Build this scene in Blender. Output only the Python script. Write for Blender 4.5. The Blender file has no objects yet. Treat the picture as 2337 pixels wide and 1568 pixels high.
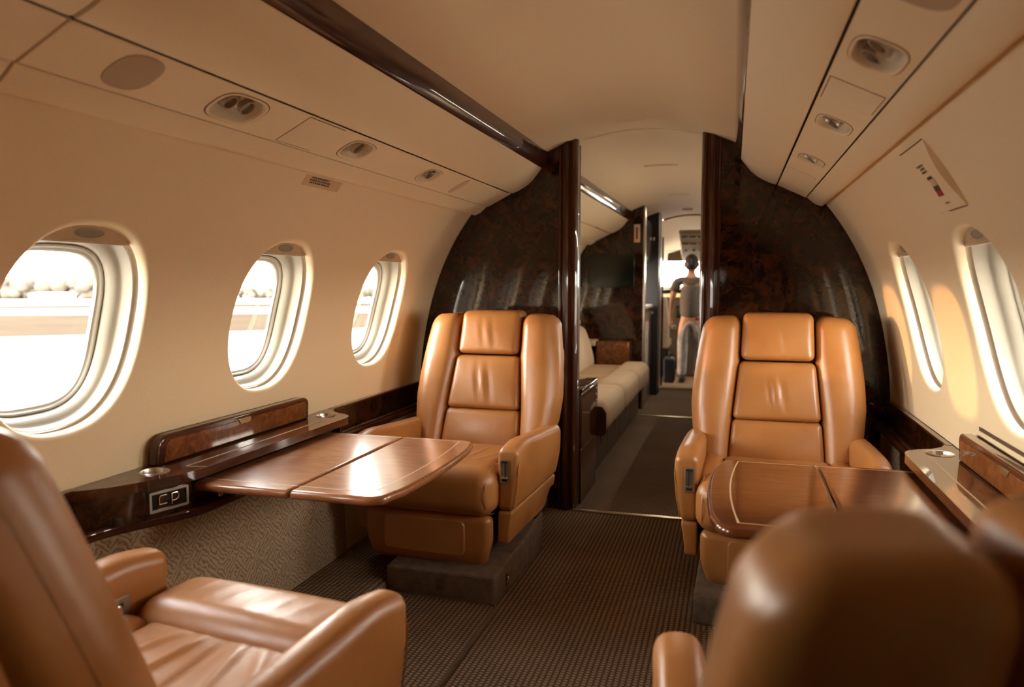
import bpy, bmesh, math, random
import numpy as np
from mathutils import Vector, Matrix
random.seed(7)
SC = bpy.context.scene
COL = SC.collection
PI = math.pi
rad = math.radians

# ------------------------------------------------------------------ helpers
def tag(o, label=None, cat=None, group=None, kind=None):
    if label: o['label'] = label
    if cat: o['category'] = cat
    if group: o['group'] = group
    if kind: o['kind'] = kind
    return o

def thing(name, label, cat, loc=(0, 0, 0), rotz=0.0, group=None, kind=None):
    o = bpy.data.objects.new(name, None); COL.objects.link(o)
    o.empty_display_size = 0.05
    o.location = loc; o.rotation_euler = (0, 0, rotz)
    return tag(o, label, cat, group, kind)

class MB:
    """collects vertices and faces of ONE mesh"""
    def __init__(s): s.v = []; s.f = []
    def add(s, vs, fs):
        k = len(s.v); s.v += [tuple(p) for p in vs]; s.f += [tuple(i + k for i in f) for f in fs]; return s
    def grid(s, rows, close=False, flip=False):
        k = len(s.v); n = len(rows[0])
        for r in rows: s.v += [tuple(p) for p in r]
        for i in range(len(rows) - 1):
            for j in range(n if close else n - 1):
                a = k + i * n + j; b = k + i * n + (j + 1) % n
                c = k + (i + 1) * n + (j + 1) % n; d = k + (i + 1) * n + j
                s.f.append((a, d, c, b) if flip else (a, b, c, d))
        return s
    def cap(s, pts, flip=False):
        k = len(s.v); s.v += [tuple(p) for p in pts]
        f = tuple(range(k, k + len(pts))); s.f.append(f[::-1] if flip else f); return s
    def loft(s, rings, caps=True):
        s.grid(rings, close=True)
        if caps: s.cap(rings[0]); s.cap(rings[-1])
        return s
    def box(s, c, h):
        x, y, z = c; a, b, d = h
        vs = [(x + i * a, y + j * b, z + k * d) for i in (-1, 1) for j in (-1, 1) for k in (-1, 1)]
        return s.add(vs, [(0, 1, 3, 2), (4, 6, 7, 5), (0, 4, 5, 1), (2, 3, 7, 6), (0, 2, 6, 4), (1, 5, 7, 3)])
    def rbox(s, h, r, c=(0, 0, 0), ne=3, nin=(4, 4, 4), fn=None):
        """rounded box with half sizes h, corner radius r, optional warp fn(x,y,z) given in local coordinates"""
        T = []
        for a, n in zip(h, nin):
            rr = min(r, a * 0.999)
            e = [rr * math.tan(PI / 4 * i / ne) for i in range(ne + 1)]
            t = [-a + (rr - q) for q in e[::-1]]
            core = a - rr
            mid = [-core + 2 * core * i / n for i in range(1, n)]
            t = t + mid + [-q for q in t[::-1]]
            T.append(t)
        key = {}; vs = []; fs = []
        def vid(p):
            k = tuple(round(q, 6) for q in p)
            if k in key: return key[k]
            q = []
            for a, x in zip(h, p):
                rr = min(r, a * 0.999); q.append(max(-(a - rr), min(a - rr, x)))
            d = [x - y for x, y in zip(p, q)]
            L = math.sqrt(sum(x * x for x in d))
            if L > 1e-9: p2 = [y + x / L * min(r, 1e9) for x, y in zip(d, q)]
            else: p2 = list(p)
            if r > min(h):
                p2 = [max(-a, min(a, x)) for a, x in zip(h, p2)]
            key[k] = len(vs); vs.append(p2); return key[k]
        for ax in range(3):
            b, cc = [(1, 2), (2, 0), (0, 1)][ax]
            for sg in (-1, 1):
                for i in range(len(T[b]) - 1):
                    for j in range(len(T[cc]) - 1):
                        quad = []
                        for (u, w) in ((i, j), (i + 1, j), (i + 1, j + 1), (i, j + 1)):
                            p = [0, 0, 0]; p[ax] = sg * h[ax]; p[b] = T[b][u]; p[cc] = T[cc][w]
                            quad.append(vid(p))
                        fs.append(tuple(quad if sg > 0 else quad[::-1]))
        out = []
        for p in vs:
            p = fn(*p) if fn else p
            out.append((p[0] + c[0], p[1] + c[1], p[2] + c[2]))
        return s.add(out, fs)
    def tube(s, path, r, n=8, closed=False):
        rings = []
        P = [Vector(p) for p in path]; m = len(P)
        up0 = None
        for i in range(m):
            if closed: t = P[(i + 1) % m] - P[i - 1]
            else: t = P[min(i + 1, m - 1)] - P[max(i - 1, 0)]
            t.normalize()
            if up0 is None:
                up0 = Vector((0, 0, 1)) if abs(t.z) < 0.9 else Vector((1, 0, 0))
            u = (up0 - t * up0.dot(t)).normalized(); up0 = u
            w = t.cross(u)
            rr = r[i] if isinstance(r, (list, tuple)) else r
            rings.append([P[i] + u * rr * math.cos(2 * PI * k / n) + w * rr * math.sin(2 * PI * k / n) for k in range(n)])
        if closed:
            s.grid(rings + [rings[0]], close=True)
        else: s.loft(rings)
        return s
    def lathe(s, prof, c=(0, 0, 0), n=24, axis='z'):
        rings = []
        for (r, z) in prof:
            ring = []
            for k in range(n):
                a = 2 * PI * k / n; p = (r * math.cos(a), r * math.sin(a), z)
                if axis == 'y': p = (p[0], p[2], p[1])
                if axis == 'x': p = (p[2], p[0], p[1])
                ring.append((p[0] + c[0], p[1] + c[1], p[2] + c[2]))
            rings.append(ring)
        return s.loft(rings)
    def prism(s, poly, z0, z1, f=lambda x, y, z: (x, y, z)):
        a = [f(x, y, z0) for x, y in poly]; b = [f(x, y, z1) for x, y in poly]
        return s.loft([a, b])
    def obj(s, name, mat, parent=None, ang=35, mods=(), merge=True, xf=None):
        bm = bmesh.new()
        vs = [bm.verts.new(p if xf is None else xf(*p)) for p in s.v]
        for f in s.f:
            try: bm.faces.new([vs[i] for i in f])
            except ValueError: pass
        if merge: bmesh.ops.remove_doubles(bm, verts=bm.verts, dist=1e-5)
        bmesh.ops.recalc_face_normals(bm, faces=bm.faces)
        for f in bm.faces: f.smooth = True
        for e in bm.edges:
            if len(e.link_faces) == 2 and e.calc_face_angle(0) > rad(ang): e.smooth = False
        me = bpy.data.meshes.new(name); bm.to_mesh(me); bm.free()
        me.materials.append(mat)
        o = bpy.data.objects.new(name, me); COL.objects.link(o)
        if parent: o.parent = parent
        for m in mods:
            if m[0] == 'bevel':
                b = o.modifiers.new('bevel', 'BEVEL'); b.width = m[1]; b.segments = m[2]
                b.limit_method = 'ANGLE'; b.angle_limit = rad(40); b.harden_normals = False
            elif m[0] == 'sub':
                b = o.modifiers.new('sub', 'SUBSURF'); b.levels = m[1]; b.render_levels = m[1]
            elif m[0] == 'solid':
                b = o.modifiers.new('solid', 'SOLIDIFY'); b.thickness = m[1]; b.offset = m[2]
        return o

def holed(outer, holes, z0, z1):
    """MB of a flat plate (plan polygon with holes) between z0 and z1"""
    from mathutils.geometry import tessellate_polygon
    loops = [outer] + holes
    flat = [p for lp in loops for p in lp]; n = len(flat)
    tris = tessellate_polygon([[Vector((x, y, 0)) for x, y in lp] for lp in loops])
    m = MB()
    m.v = [(x, y, z1) for x, y in flat] + [(x, y, z0) for x, y in flat]
    for t in tris: m.f.append(tuple(t)); m.f.append(tuple(i + n for i in t[::-1]))
    k = 0
    for lp in loops:
        for i in range(len(lp)):
            a, b = k + i, k + (i + 1) % len(lp); m.f.append((a, b, b + n, a + n))
        k += len(lp)
    return m

def sgn(x): return -1.0 if x < 0 else 1.0
def supell(a, b, n, th):
    c, s_ = math.cos(th), math.sin(th)
    return a * sgn(c) * abs(c) ** (2 / n), b * sgn(s_) * abs(s_) ** (2 / n)
def circ(cx, cy, r, n=32): return [(cx + r * math.cos(2 * PI * k / n), cy + r * math.sin(2 * PI * k / n)) for k in range(n)]
def rrect(cx, cy, a, b, r, n=6):
    pts = []
    for (sx, sy, t0) in ((1, 1, 0), (-1, 1, PI / 2), (-1, -1, PI), (1, -1, 1.5 * PI)):
        for k in range(n + 1):
            t = t0 + PI / 2 * k / n
            pts.append((cx + sx * (a - r) + r * math.cos(t), cy + sy * (b - r) + r * math.sin(t)))
    return pts
def smooth(t): t = max(0, min(1, t)); return t * t * (3 - 2 * t)
def gauss(x, s): return math.exp(-(x / s) ** 2)
def interp(x, xs, ys): return float(np.interp(x, xs, ys))

# ------------------------------------------------------------------ materials
M = {}
def mat(name):
    m = bpy.data.materials.new(name); m.use_nodes = True
    nt = m.node_tree
    b = nt.nodes['Principled BSDF']
    M[name] = m
    return m, nt, b
def N(nt, t, **k):
    n = nt.nodes.new(t)
    for a, v in k.items():
        if a == 'inp':
            for i, x in v.items(): n.inputs[i].default_value = x
        else: setattr(n, a, v)
    return n
def L(nt, a, b): nt.links.new(a, b)
def ramp(nt, fac, stops):
    r = N(nt, 'ShaderNodeValToRGB')
    els = r.color_ramp.elements
    while len(els) < len(stops): els.new(0.5)
    for e, (p, c) in zip(els, stops): e.position = p; e.color = (*c, 1)
    L(nt, fac, r.inputs[0]); return r
def coords(nt, scale=(1, 1, 1), rot=(0, 0, 0)):
    tc = N(nt, 'ShaderNodeTexCoord'); mp = N(nt, 'ShaderNodeMapping')
    mp.inputs['Scale'].default_value = scale; mp.inputs['Rotation'].default_value = rot
    L(nt, tc.outputs['Object'], mp.inputs[0]); return mp.outputs[0]
def bump(nt, b, h, strength, dist=0.002):
    n = N(nt, 'ShaderNodeBump', inp={'Strength': strength, 'Distance': dist})
    L(nt, h, n.inputs['Height']); L(nt, n.outputs[0], b.inputs['Normal']); return n
def plain(name, col, rough=0.5, metal=0.0, spec=0.5, nscale=40, var=0.06, bmp=0.0, coat=0.0):
    m, nt, b = mat(name)
    v = coords(nt)
    n = N(nt, 'ShaderNodeTexNoise', inp={'Scale': nscale, 'Detail': 3.0}); L(nt, v, n.inputs['Vector'])
    r = ramp(nt, n.outputs[0], [(0.3, tuple(c * (1 - var) for c in col)), (0.7, tuple(min(1, c * (1 + var)) for c in col))])
    L(nt, r.outputs[0], b.inputs['Base Color'])
    b.inputs['Roughness'].default_value = rough; b.inputs['Metallic'].default_value = metal
    b.inputs['Specular IOR Level'].default_value = spec
    b.inputs['Coat Weight'].default_value = coat; b.inputs['Coat Roughness'].default_value = 0.05
    if bmp: bump(nt, b, n.outputs[0], bmp, 0.001)
    return m
def leather(name, c1, c2, rough=0.36):
    m, nt, b = mat(name)
    v = coords(nt)
    n1 = N(nt, 'ShaderNodeTexNoise', inp={'Scale': 5.0, 'Detail': 5.0}); L(nt, v, n1.inputs['Vector'])
    r = ramp(nt, n1.outputs[0], [(0.3, c1), (0.72, c2)]); L(nt, r.outputs[0], b.inputs['Base Color'])
    vo = N(nt, 'ShaderNodeTexVoronoi', inp={'Scale': 420.0}); L(nt, v, vo.inputs['Vector'])
    n2 = N(nt, 'ShaderNodeTexNoise', inp={'Scale': 14.0, 'Detail': 5.0, 'Distortion': 1.2}); L(nt, v, n2.inputs['Vector'])
    b1 = N(nt, 'ShaderNodeBump', inp={'Strength': 0.12, 'Distance': 0.001}); L(nt, vo.outputs[0], b1.inputs['Height'])
    b2 = N(nt, 'ShaderNodeBump', inp={'Strength': 0.22, 'Distance': 0.006}); L(nt, n2.outputs[0], b2.inputs['Height'])
    L(nt, b1.outputs[0], b2.inputs['Normal']); L(nt, b2.outputs[0], b.inputs['Normal'])
    rr = N(nt, 'ShaderNodeMapRange', inp={'From Min': 0.3, 'From Max': 0.7, 'To Min': rough - 0.05, 'To Max': rough + 0.08})
    L(nt, n1.outputs[0], rr.inputs[0]); L(nt, rr.outputs[0], b.inputs['Roughness'])
    b.inputs['Specular IOR Level'].default_value = 0.55
    return m
def wood(name, stops, scale=(1, 1, 1), sc=6.0, coat=1.0, rough=0.35, dist=2.5, streak=0.0, coatr=0.04, rot=(0, 0, 0)):
    m, nt, b = mat(name)
    v = coords(nt, scale, rot)
    n1 = N(nt, 'ShaderNodeTexNoise', inp={'Scale': sc, 'Detail': 6.0, 'Roughness': 0.62, 'Distortion': dist}); L(nt, v, n1.inputs['Vector'])
    n2 = N(nt, 'ShaderNodeTexNoise', inp={'Scale': sc * 5, 'Detail': 4.0, 'Distortion': 1.0}); L(nt, v, n2.inputs['Vector'])
    mx = N(nt, 'ShaderNodeMix', data_type='FLOAT', inp={0: 0.3}); L(nt, n1.outputs[0], mx.inputs[2]); L(nt, n2.outputs[0], mx.inputs[3])
    r = ramp(nt, mx.outputs[0], stops); L(nt, r.outputs[0], b.inputs['Base Color'])
    b.inputs['Roughness'].default_value = rough
    b.inputs['Specular IOR Level'].default_value = 0.08; b.inputs['Coat Weight'].default_value = coat; b.inputs['Coat Roughness'].default_value = coatr; b.inputs['Coat IOR'].default_value = 1.5
    return m

plain('cream', (0.80, 0.635, 0.415), 0.62, nscale=260, var=0.035, bmp=0.05, spec=0.35)
plain('ceiling_cream', (0.83, 0.665, 0.44), 0.7, nscale=200, var=0.03, bmp=0.04, spec=0.3)
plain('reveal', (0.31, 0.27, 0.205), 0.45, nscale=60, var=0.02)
plain('shade', (0.55, 0.42, 0.27), 0.5, nscale=80, var=0.04)
plain('recess', (0.78, 0.66, 0.47), 0.4, var=0.02)
plain('gasket', (0.20, 0.16, 0.12), 0.6)
plain('dark', (0.012, 0.009, 0.007), 0.5)
plain('gap', (0.10, 0.05, 0.022), 0.7)
plain('black_gloss', (0.006, 0.008, 0.007), 0.12)
leather('leather', (0.33, 0.128, 0.031), (0.42, 0.178, 0.050))
leather('suede', (0.52, 0.37, 0.23), (0.60, 0.45, 0.29), rough=0.8)
wood('burl', [(0.30, (0.003, 0.001, 0.0005)), (0.48, (0.014, 0.004, 0.0012)), (0.62, (0.055, 0.014, 0.0035)), (0.78, (0.012, 0.003, 0.001))], (1, 1, 1), 7.0)
wood('mahogany', [(0.30, (0.020, 0.005, 0.0015)), (0.5, (0.055, 0.014, 0.004)), (0.72, (0.11, 0.032, 0.009))], (9, 0.8, 9), 3.0, dist=0.6)
wood('mahogany_up', [(0.30, (0.020, 0.005, 0.0015)), (0.5, (0.055, 0.014, 0.004)), (0.72, (0.11, 0.032, 0.009))], (9, 9, 0.8), 3.0, dist=0.6)
wood('burl_bright', [(0.32, (0.05, 0.014, 0.004)), (0.5, (0.15, 0.045, 0.012)), (0.66, (0.26, 0.085, 0.022)), (0.8, (0.08, 0.022, 0.006))], (1, 1, 1), 9.0)
wood('table_wood_lit', [(0.30, (0.15, 0.052, 0.019)), (0.5, (0.27, 0.100, 0.038)), (0.72, (0.38, 0.155, 0.062))], (2.2, 9, 9), 3.0, dist=1.2, coat=1.0, coatr=0.17)  # lighter copy of the table wood: the left table's glare put into the colour
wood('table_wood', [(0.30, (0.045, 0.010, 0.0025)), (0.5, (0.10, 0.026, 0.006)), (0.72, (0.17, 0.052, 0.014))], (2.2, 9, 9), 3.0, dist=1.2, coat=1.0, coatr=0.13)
plain('inlay', (0.55, 0.36, 0.20), 0.4)
plain('chrome', (0.72, 0.66, 0.58), 0.22, metal=1.0, var=0.02)
plain('steel', (0.62, 0.57, 0.50), 0.3, metal=1.0, var=0.03)
plain('brass', (0.55, 0.45, 0.27), 0.3, metal=1.0, var=0.03)
plain('nickel', (0.45, 0.39, 0.31), 0.34, metal=0.9, var=0.04)
plain('lens', (0.35, 0.30, 0.26), 0.15)
plain('white_top', (0.75, 0.68, 0.58), 0.3)
plain('drawer_front', (0.085, 0.052, 0.030), 0.35, var=0.08)
plain('red', (0.35, 0.015, 0.012), 0.4)
plain('ink', (0.05, 0.03, 0.02), 0.6)
plain('ink_pale', (0.30, 0.2, 0.12), 0.6)
plain('placard', (0.62, 0.43, 0.26), 0.5)
plain('skin', (0.62, 0.33, 0.20), 0.5)
plain('hair', (0.012, 0.008, 0.006), 0.5, var=0.3)
plain('shirt', (0.16, 0.135, 0.11), 0.9, var=0.1)
plain('denim', (0.36, 0.34, 0.32), 0.85, nscale=9, var=0.35)
plain('sheepskin', (0.6, 0.52, 0.44), 0.95, var=0.1, bmp=0.3)
plain('cockpit_grey', (0.20, 0.165, 0.125), 0.6)
plain('concrete', (0.56, 0.525, 0.475), 0.9, spec=0.0, nscale=0.3, var=0.06)
plain('grass', (0.060, 0.045, 0.031), 1.0, spec=0.0, nscale=0.2, var=0.12)
plain('tree_leaf', (0.105, 0.088, 0.072), 1.0, spec=0.0, nscale=0.6, var=0.25)
plain('trunk', (0.10, 0.07, 0.05), 0.9)
plain('white_wall', (0.7, 0.66, 0.6), 0.7)

def rib_carpet(name, c1, c2, px=0.0185, py=0.015):
    m, nt, b = mat(name)
    tc = N(nt, 'ShaderNodeTexCoord'); sp = N(nt, 'ShaderNodeSeparateXYZ'); L(nt, tc.outputs['Object'], sp.inputs[0])
    def math_(op, a, bb=None):
        n = N(nt, 'ShaderNodeMath', operation=op)
        for i, x in enumerate((a, bb)):
            if x is None: continue
            if isinstance(x, (int, float)): n.inputs[i].default_value = x
            else: L(nt, x, n.inputs[i])
        return n.outputs[0]
    xs = math_('MULTIPLY', sp.outputs[0], 2 * PI / px)
    sx = math_('ABSOLUTE', math_('SINE', math_('MULTIPLY', xs, 0.5)))
    row = math_('MODULO', math_('FLOOR', math_('MULTIPLY', math_('ADD', sp.outputs[0], 20.0), 1 / px)), 2.0)
    ys = math_('ADD', math_('MULTIPLY', sp.outputs[1], 2 * PI / py), math_('MULTIPLY', row, PI))
    sy = math_('ADD', math_('MULTIPLY', math_('SINE', ys), 0.5), 0.5)
    h = math_('MULTIPLY', sx, math_('ADD', math_('MULTIPLY', sy, 0.75), 0.25))
    n = N(nt, 'ShaderNodeTexNoise', inp={'Scale': 220.0, 'Detail': 3.0}); L(nt, tc.outputs['Object'], n.inputs['Vector'])
    n3 = N(nt, 'ShaderNodeTexNoise', inp={'Scale': 3.0, 'Detail': 2.0}); L(nt, tc.outputs['Object'], n3.inputs['Vector'])
    hh = math_('ADD', h, math_('MULTIPLY', math_('SUBTRACT', n.outputs[0], 0.5), 0.9))
    hh = math_('ADD', hh, math_('MULTIPLY', math_('SUBTRACT', n3.outputs[0], 0.5), 0.35))
    r = ramp(nt, hh, [(0.12, c1), (0.75, c2)]); L(nt, r.outputs[0], b.inputs['Base Color'])
    b.inputs['Roughness'].default_value = 0.95; b.inputs['Specular IOR Level'].default_value = 0.1
    bump(nt, b, hh, 0.7, 0.004)
    return m
rib_carpet('carpet', (0.085, 0.053, 0.030), (0.33, 0.225, 0.14))
rib_carpet('carpet_fwd', (0.13, 0.088, 0.056), (0.31, 0.22, 0.145), px=0.012)
def pile(name, c1, c2):
    m, nt, b = mat(name)
    v = coords(nt)
    n = N(nt, 'ShaderNodeTexNoise', inp={'Scale': 300.0, 'Detail': 4.0}); L(nt, v, n.inputs['Vector'])
    n2 = N(nt, 'ShaderNodeTexNoise', inp={'Scale': 25.0, 'Detail': 3.0}); L(nt, v, n2.inputs['Vector'])
    mx = N(nt, 'ShaderNodeMix', data_type='FLOAT', inp={0: 0.45}); L(nt, n.outputs[0], mx.inputs[2]); L(nt, n2.outputs[0], mx.inputs[3])
    r = ramp(nt, mx.outputs[0], [(0.3, c1), (0.7, c2)]); L(nt, r.outputs[0], b.inputs['Base Color'])
    b.inputs['Roughness'].default_value = 0.95; b.inputs['Specular IOR Level'].default_value = 0.1
    bump(nt, b, mx.outputs[0], 0.6, 0.004)
pile('base_carpet', (0.10, 0.07, 0.048), (0.24, 0.17, 0.12))
pile('binding', (0.11, 0.075, 0.045), (0.17, 0.12, 0.075))
def zig_fabric():
    m, nt, b = mat('zigzag_fabric')
    tc = N(nt, 'ShaderNodeTexCoord')
    outs = []
    for ang, seed in ((45, 0.0), (-45, 3.0)):
        mp = N(nt, 'ShaderNodeMapping'); mp.inputs['Rotation'].default_value = (rad(ang), 0, 0); mp.inputs['Location'].default_value = (seed, seed, seed)
        L(nt, tc.outputs['Object'], mp.inputs[0])
        w = N(nt, 'ShaderNodeTexWave', bands_direction='Y', inp={'Scale': 21.0, 'Distortion': 6.5, 'Detail': 2.0, 'Detail Scale': 2.0}); L(nt, mp.outputs[0], w.inputs['Vector'])
        outs.append(w.outputs['Fac'])
    ch = N(nt, 'ShaderNodeTexVoronoi', inp={'Scale': 30.0}, distance='MANHATTAN'); L(nt, tc.outputs['Object'], ch.inputs['Vector'])
    sel = N(nt, 'ShaderNodeMath', operation='GREATER_THAN', inp={1: 0.5}); 
    sepc = N(nt, 'ShaderNodeSeparateColor'); L(nt, ch.outputs['Color'], sepc.inputs[0]); L(nt, sepc.outputs[0], sel.inputs[0])
    mx = N(nt, 'ShaderNodeMix', data_type='FLOAT'); L(nt, sel.outputs[0], mx.inputs[0]); L(nt, outs[0], mx.inputs[2]); L(nt, outs[1], mx.inputs[3])
    n = N(nt, 'ShaderNodeTexNoise', inp={'Scale': 260.0, 'Detail': 2.0}); L(nt, tc.outputs['Object'], n.inputs['Vector'])
    mx2 = N(nt, 'ShaderNodeMix', data_type='FLOAT', inp={0: 0.35}); L(nt, mx.outputs[0], mx2.inputs[2]); L(nt, n.outputs[0], mx2.inputs[3])
    r = ramp(nt, mx2.outputs[0], [(0.20, (0.25, 0.160, 0.092)), (0.42, (0.36, 0.255, 0.160)), (0.8, (0.43, 0.315, 0.205))]); L(nt, r.outputs[0], b.inputs['Base Color'])
    b.inputs['Roughness'].default_value = 0.9; b.inputs['Specular IOR Level'].default_value = 0.15
    bump(nt, b, mx2.outputs[0], 0.5, 0.003)
zig_fabric()
def mesh_grille():
    m, nt, b = mat('grille')
    v = coords(nt)
    vo = N(nt, 'ShaderNodeTexVoronoi', inp={'Scale': 330.0, 'Randomness': 0.0}); L(nt, v, vo.inputs['Vector'])
    r = ramp(nt, vo.outputs[0], [(0.16, (0.16, 0.11, 0.065)), (0.34, (0.46, 0.33, 0.205))]); L(nt, r.outputs[0], b.inputs['Base Color'])
    b.inputs['Roughness'].default_value = 0.6
mesh_grille()
def glass():
    m = bpy.data.materials.new('window_glass'); m.use_nodes = True; M['glass'] = m
    nt = m.node_tree; nt.nodes.remove(nt.nodes['Principled BSDF'])
    out = nt.nodes['Material Output']
    t = N(nt, 'ShaderNodeBsdfTransparent'); t.inputs[0].default_value = (0.97, 0.965, 0.95, 1)
    g = N(nt, 'ShaderNodeBsdfGlossy', inp={'Roughness': 0.02})
    f = N(nt, 'ShaderNodeLayerWeight', inp={'Blend': 0.15})
    ml = N(nt, 'ShaderNodeMath', operation='MULTIPLY', inp={1: 0.35}); L(nt, f.outputs['Fresnel'], ml.inputs[0])
    mx = N(nt, 'ShaderNodeMixShader'); L(nt, ml.outputs[0], mx.inputs[0]); L(nt, t.outputs[0], mx.inputs[1]); L(nt, g.outputs[0], mx.inputs[2])
    L(nt, mx.outputs[0], out.inputs[0])
glass()

# ------------------------------------------------------------------ cabin section (metres; X right, Y forward, Z up, origin on the floor under the aisle centre)
YA, YB, YB2, YC, YD = -1.35, 3.85, 3.95, 7.2, 8.98
_pz = [0.0, .3, .55, .675, .9, 1.09, 1.26, 1.42, 1.547, 1.62]
_px = [1.10, 1.160, 1.186, 1.186, 1.160, 1.115, 1.06, .98, .893, .835]
_pf = np.polyfit(_pz, _px, 6)
def wallx(z): return float(np.polyval(_pf, z))
def ceilz(x): return 1.98 - 0.50 * x * x
WZ, WA, WB = 1.078, 0.227, 0.265          # window opening centre height and half sizes
WN = 2.35
WL = [(-0.197), 0.66, 1.517, 2.374, 3.231]
WR = [-0.381, 0.476, 1.333, 2.19, 3.05]
WF = [4.45, 5.31, 6.17]
PITCH = 0.857

def cell(m, y0, y1, v0, v1, hole, mapf, steps=4, n=72):
    """wall patch [y0,y1]x[v0,v1] with a hole; hole(theta)->(y,v)"""
    k = n // 4
    rect = []
    for i in range(k): rect.append((y1, v0 + (v1 - v0) * i / k))
    for i in range(k): rect.append((y1 + (y0 - y1) * i / k, v1))
    for i in range(k): rect.append((y0, v1 + (v0 - v1) * i / k))
    for i in range(k): rect.append((y0 + (y1 - y0) * i / k, v0))
    cy, cv = hole(None)
    rings = []
    hp = []; ths = []
    for (y, v) in rect:
        th = math.atan2((v - cv) / (v1 - v0), (y - cy) / (y1 - y0)); hp.append(hole(th)); ths.append(th)
    for s_ in range(steps + 1):
        t = s_ / steps
        rings.append([mapf(y + (a - y) * t, v + (b - v) * t) for (y, v), (a, b) in zip(rect, hp)])
    m.grid(rings, close=True)
    return ths

def sidewall(name, s, centers, y0, y1, label, z0=0.02, z1=1.60):
    m = MB()
    mapf = lambda y, z: (s * wallx(z), y, z)
    lo = y0
    cs = sorted(centers)
    K = 1.065
    for i, c in enumerate(cs):
        a, b = c - PITCH / 2, c + PITCH / 2
        a = max(a, y0); b = min(b, y1)
        if a > lo + 1e-4: m.grid([[mapf(y, z0 + (z1 - z0) * k / 24) for k in range(25)] for y in (lo, a)])
        def hole(th, c=c):
            if th is None: return (c, WZ)
            p = supell(WA * K, WB * 1.055, WN, th); return (c + p[0], WZ + p[1])
        ths = cell(m, a, b, z0, z1, hole, mapf, steps=6, n=96)
        # rolled edge of the opening
        rings = []
        for (k1, d) in ((1.0, 0.0), (.99, -.0003), (.98, .0002), (.965, .0022), (.952, .006), (.944, .013), (.940, .022), (.939, .030)):
            ring = []
            for q in range(96):
                th = ths[q]
                p = supell(WA * K * k1, WB * 1.055 * k1, WN, th); z = WZ + p[1]
                ring.append((s * (wallx(z) + d), c + p[0], z))
            rings.append(ring)
        m.grid(rings, close=True)
        lo = b
    if lo < y1 - 1e-4: m.grid([[mapf(y, z0 + (z1 - z0) * k / 24) for k in range(25)] for y in (lo, y1)])
    o = m.obj(name, M['cream'], ang=60)
    return tag(o, label, 'wall', kind='structure')

WIN = [0]
def window(s, c, label, shade=True, portal=True, zb=1.300):
    WIN[0] += 1
    w = thing('window_%d' % WIN[0], label, 'window', (s * wallx(WZ), c, WZ), kind='structure')
    ox, oy, oz = w.location
    def ring(a, b, n, d, num=72):
        r = []
        for q in range(num):
            p = supell(a, b, n, 2 * PI * q / num); z = WZ + p[1]
            # towards the pane the liner follows the flat glass plane
            xx = wallx(z) + d
            r.append((s * xx - ox, p[0], z - oz))
        return r
    f = MB()
    prof = [(.975, 2.4, .043), (.962, 2.4, .043), (.955, 2.45, .060), (.945, 2.5, .073), (.93, 2.55, .080), (.905, 2.6, .083),
            (.868, 2.75, .093), (.845, 2.85, .106), (.835, 2.9, .116)]
    f.grid([ring(WA * k, WB * k, n, d) for k, n, d in prof], close=True)
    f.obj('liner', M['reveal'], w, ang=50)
    f = MB(); f.grid([ring(WA * k, WB * k, 2.37, d) for k, d in ((1.01, .026), (1.015, .036), (.98, .046))], close=True); f.obj('slot', M['gasket'], w, ang=60)
    g = MB()
    g.grid([ring(WA * k, WB * k, n, d) for k, n, d in ((.838, 2.9, .114), (.83, 2.95, .1165), (.822, 3.0, .114))], close=True)
    g.obj('gasket', M['gasket'], w, ang=50)
    g = MB()
    g.grid([ring(WA * k, WB * k, n, d) for k, n, d in ((.822, 3.0, .114), (.805, 3.1, .1155), (.795, 3.1, .121), (.785, 3.2, .124), (.765, 3.3, .126), (.755, 3.4, .136))], close=True)
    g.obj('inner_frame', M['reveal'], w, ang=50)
    p = MB()
    r1 = ring(WA * .765, WB * .765, 3.3, .130); r2 = ring(WA * .765, WB * .765, 3.3, .134)
    p.cap(r1); p.cap(r2, True); p.grid([r1, r2], close=True)
    p.obj('pane', M['glass'], w)
    if shade:
        sh = MB(); rows = []; nz = 7 if zb > 1.2 else 24
        for dd in (0, 1):
            rows = []
            for k in range(nz):
                z = zb + (WZ + WB * .995 - zb) * k / (nz - 1)
                hw = WA * .985 * max(0.02, 1 - (abs(z - WZ) / (WB * 1.0)) ** WN) ** (1 / WN)
                rows.append([(s * (wallx(z) + .0295 + .004 * dd) - ox, hw * (j / 8 - 1), z - oz) for j in range(17)])
            sh.grid(rows, flip=bool(dd))
        if zb > 1.2: sh.box((s * (wallx(zb) + .0305) - ox, 0, zb - oz), (.004, WA * .60, .0035))
        so = sh.obj('window_shade', M['shade'], w, ang=50)
        h = MB(); zc = 1.322
        rr = []
        for k, d in ((1, .0285), (.93, .0268), (.84, .0285), (.6, .0292)):
            rr.append([(s * (wallx(zc + .012 * k * math.sin(a)) + d) - ox, .046 * k * math.cos(a), zc + .012 * k * math.sin(a) - oz) for a in [2 * PI * q / 28 for q in range(28)]])
        h.grid(rr, close=True); h.cap(rr[-1])
        h.obj('finger_pull', M['reveal'], so)
    if portal:
        ld = bpy.data.lights.new('window_light', 'AREA'); ld.shape = 'RECTANGLE'; ld.size = .36; ld.size_y = .42
        ld.cycles.is_portal = True; ld.energy = 1
        lo = bpy.data.objects.new('window_light', ld); COL.objects.link(lo)
        lo.location = (s * (wallx(WZ) + .128), c, WZ)
        nv = Vector((-s, 0, -0.27)).normalized()
        lo.rotation_euler = nv.to_track_quat('-Z', 'Y').to_euler()
    return w

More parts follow.
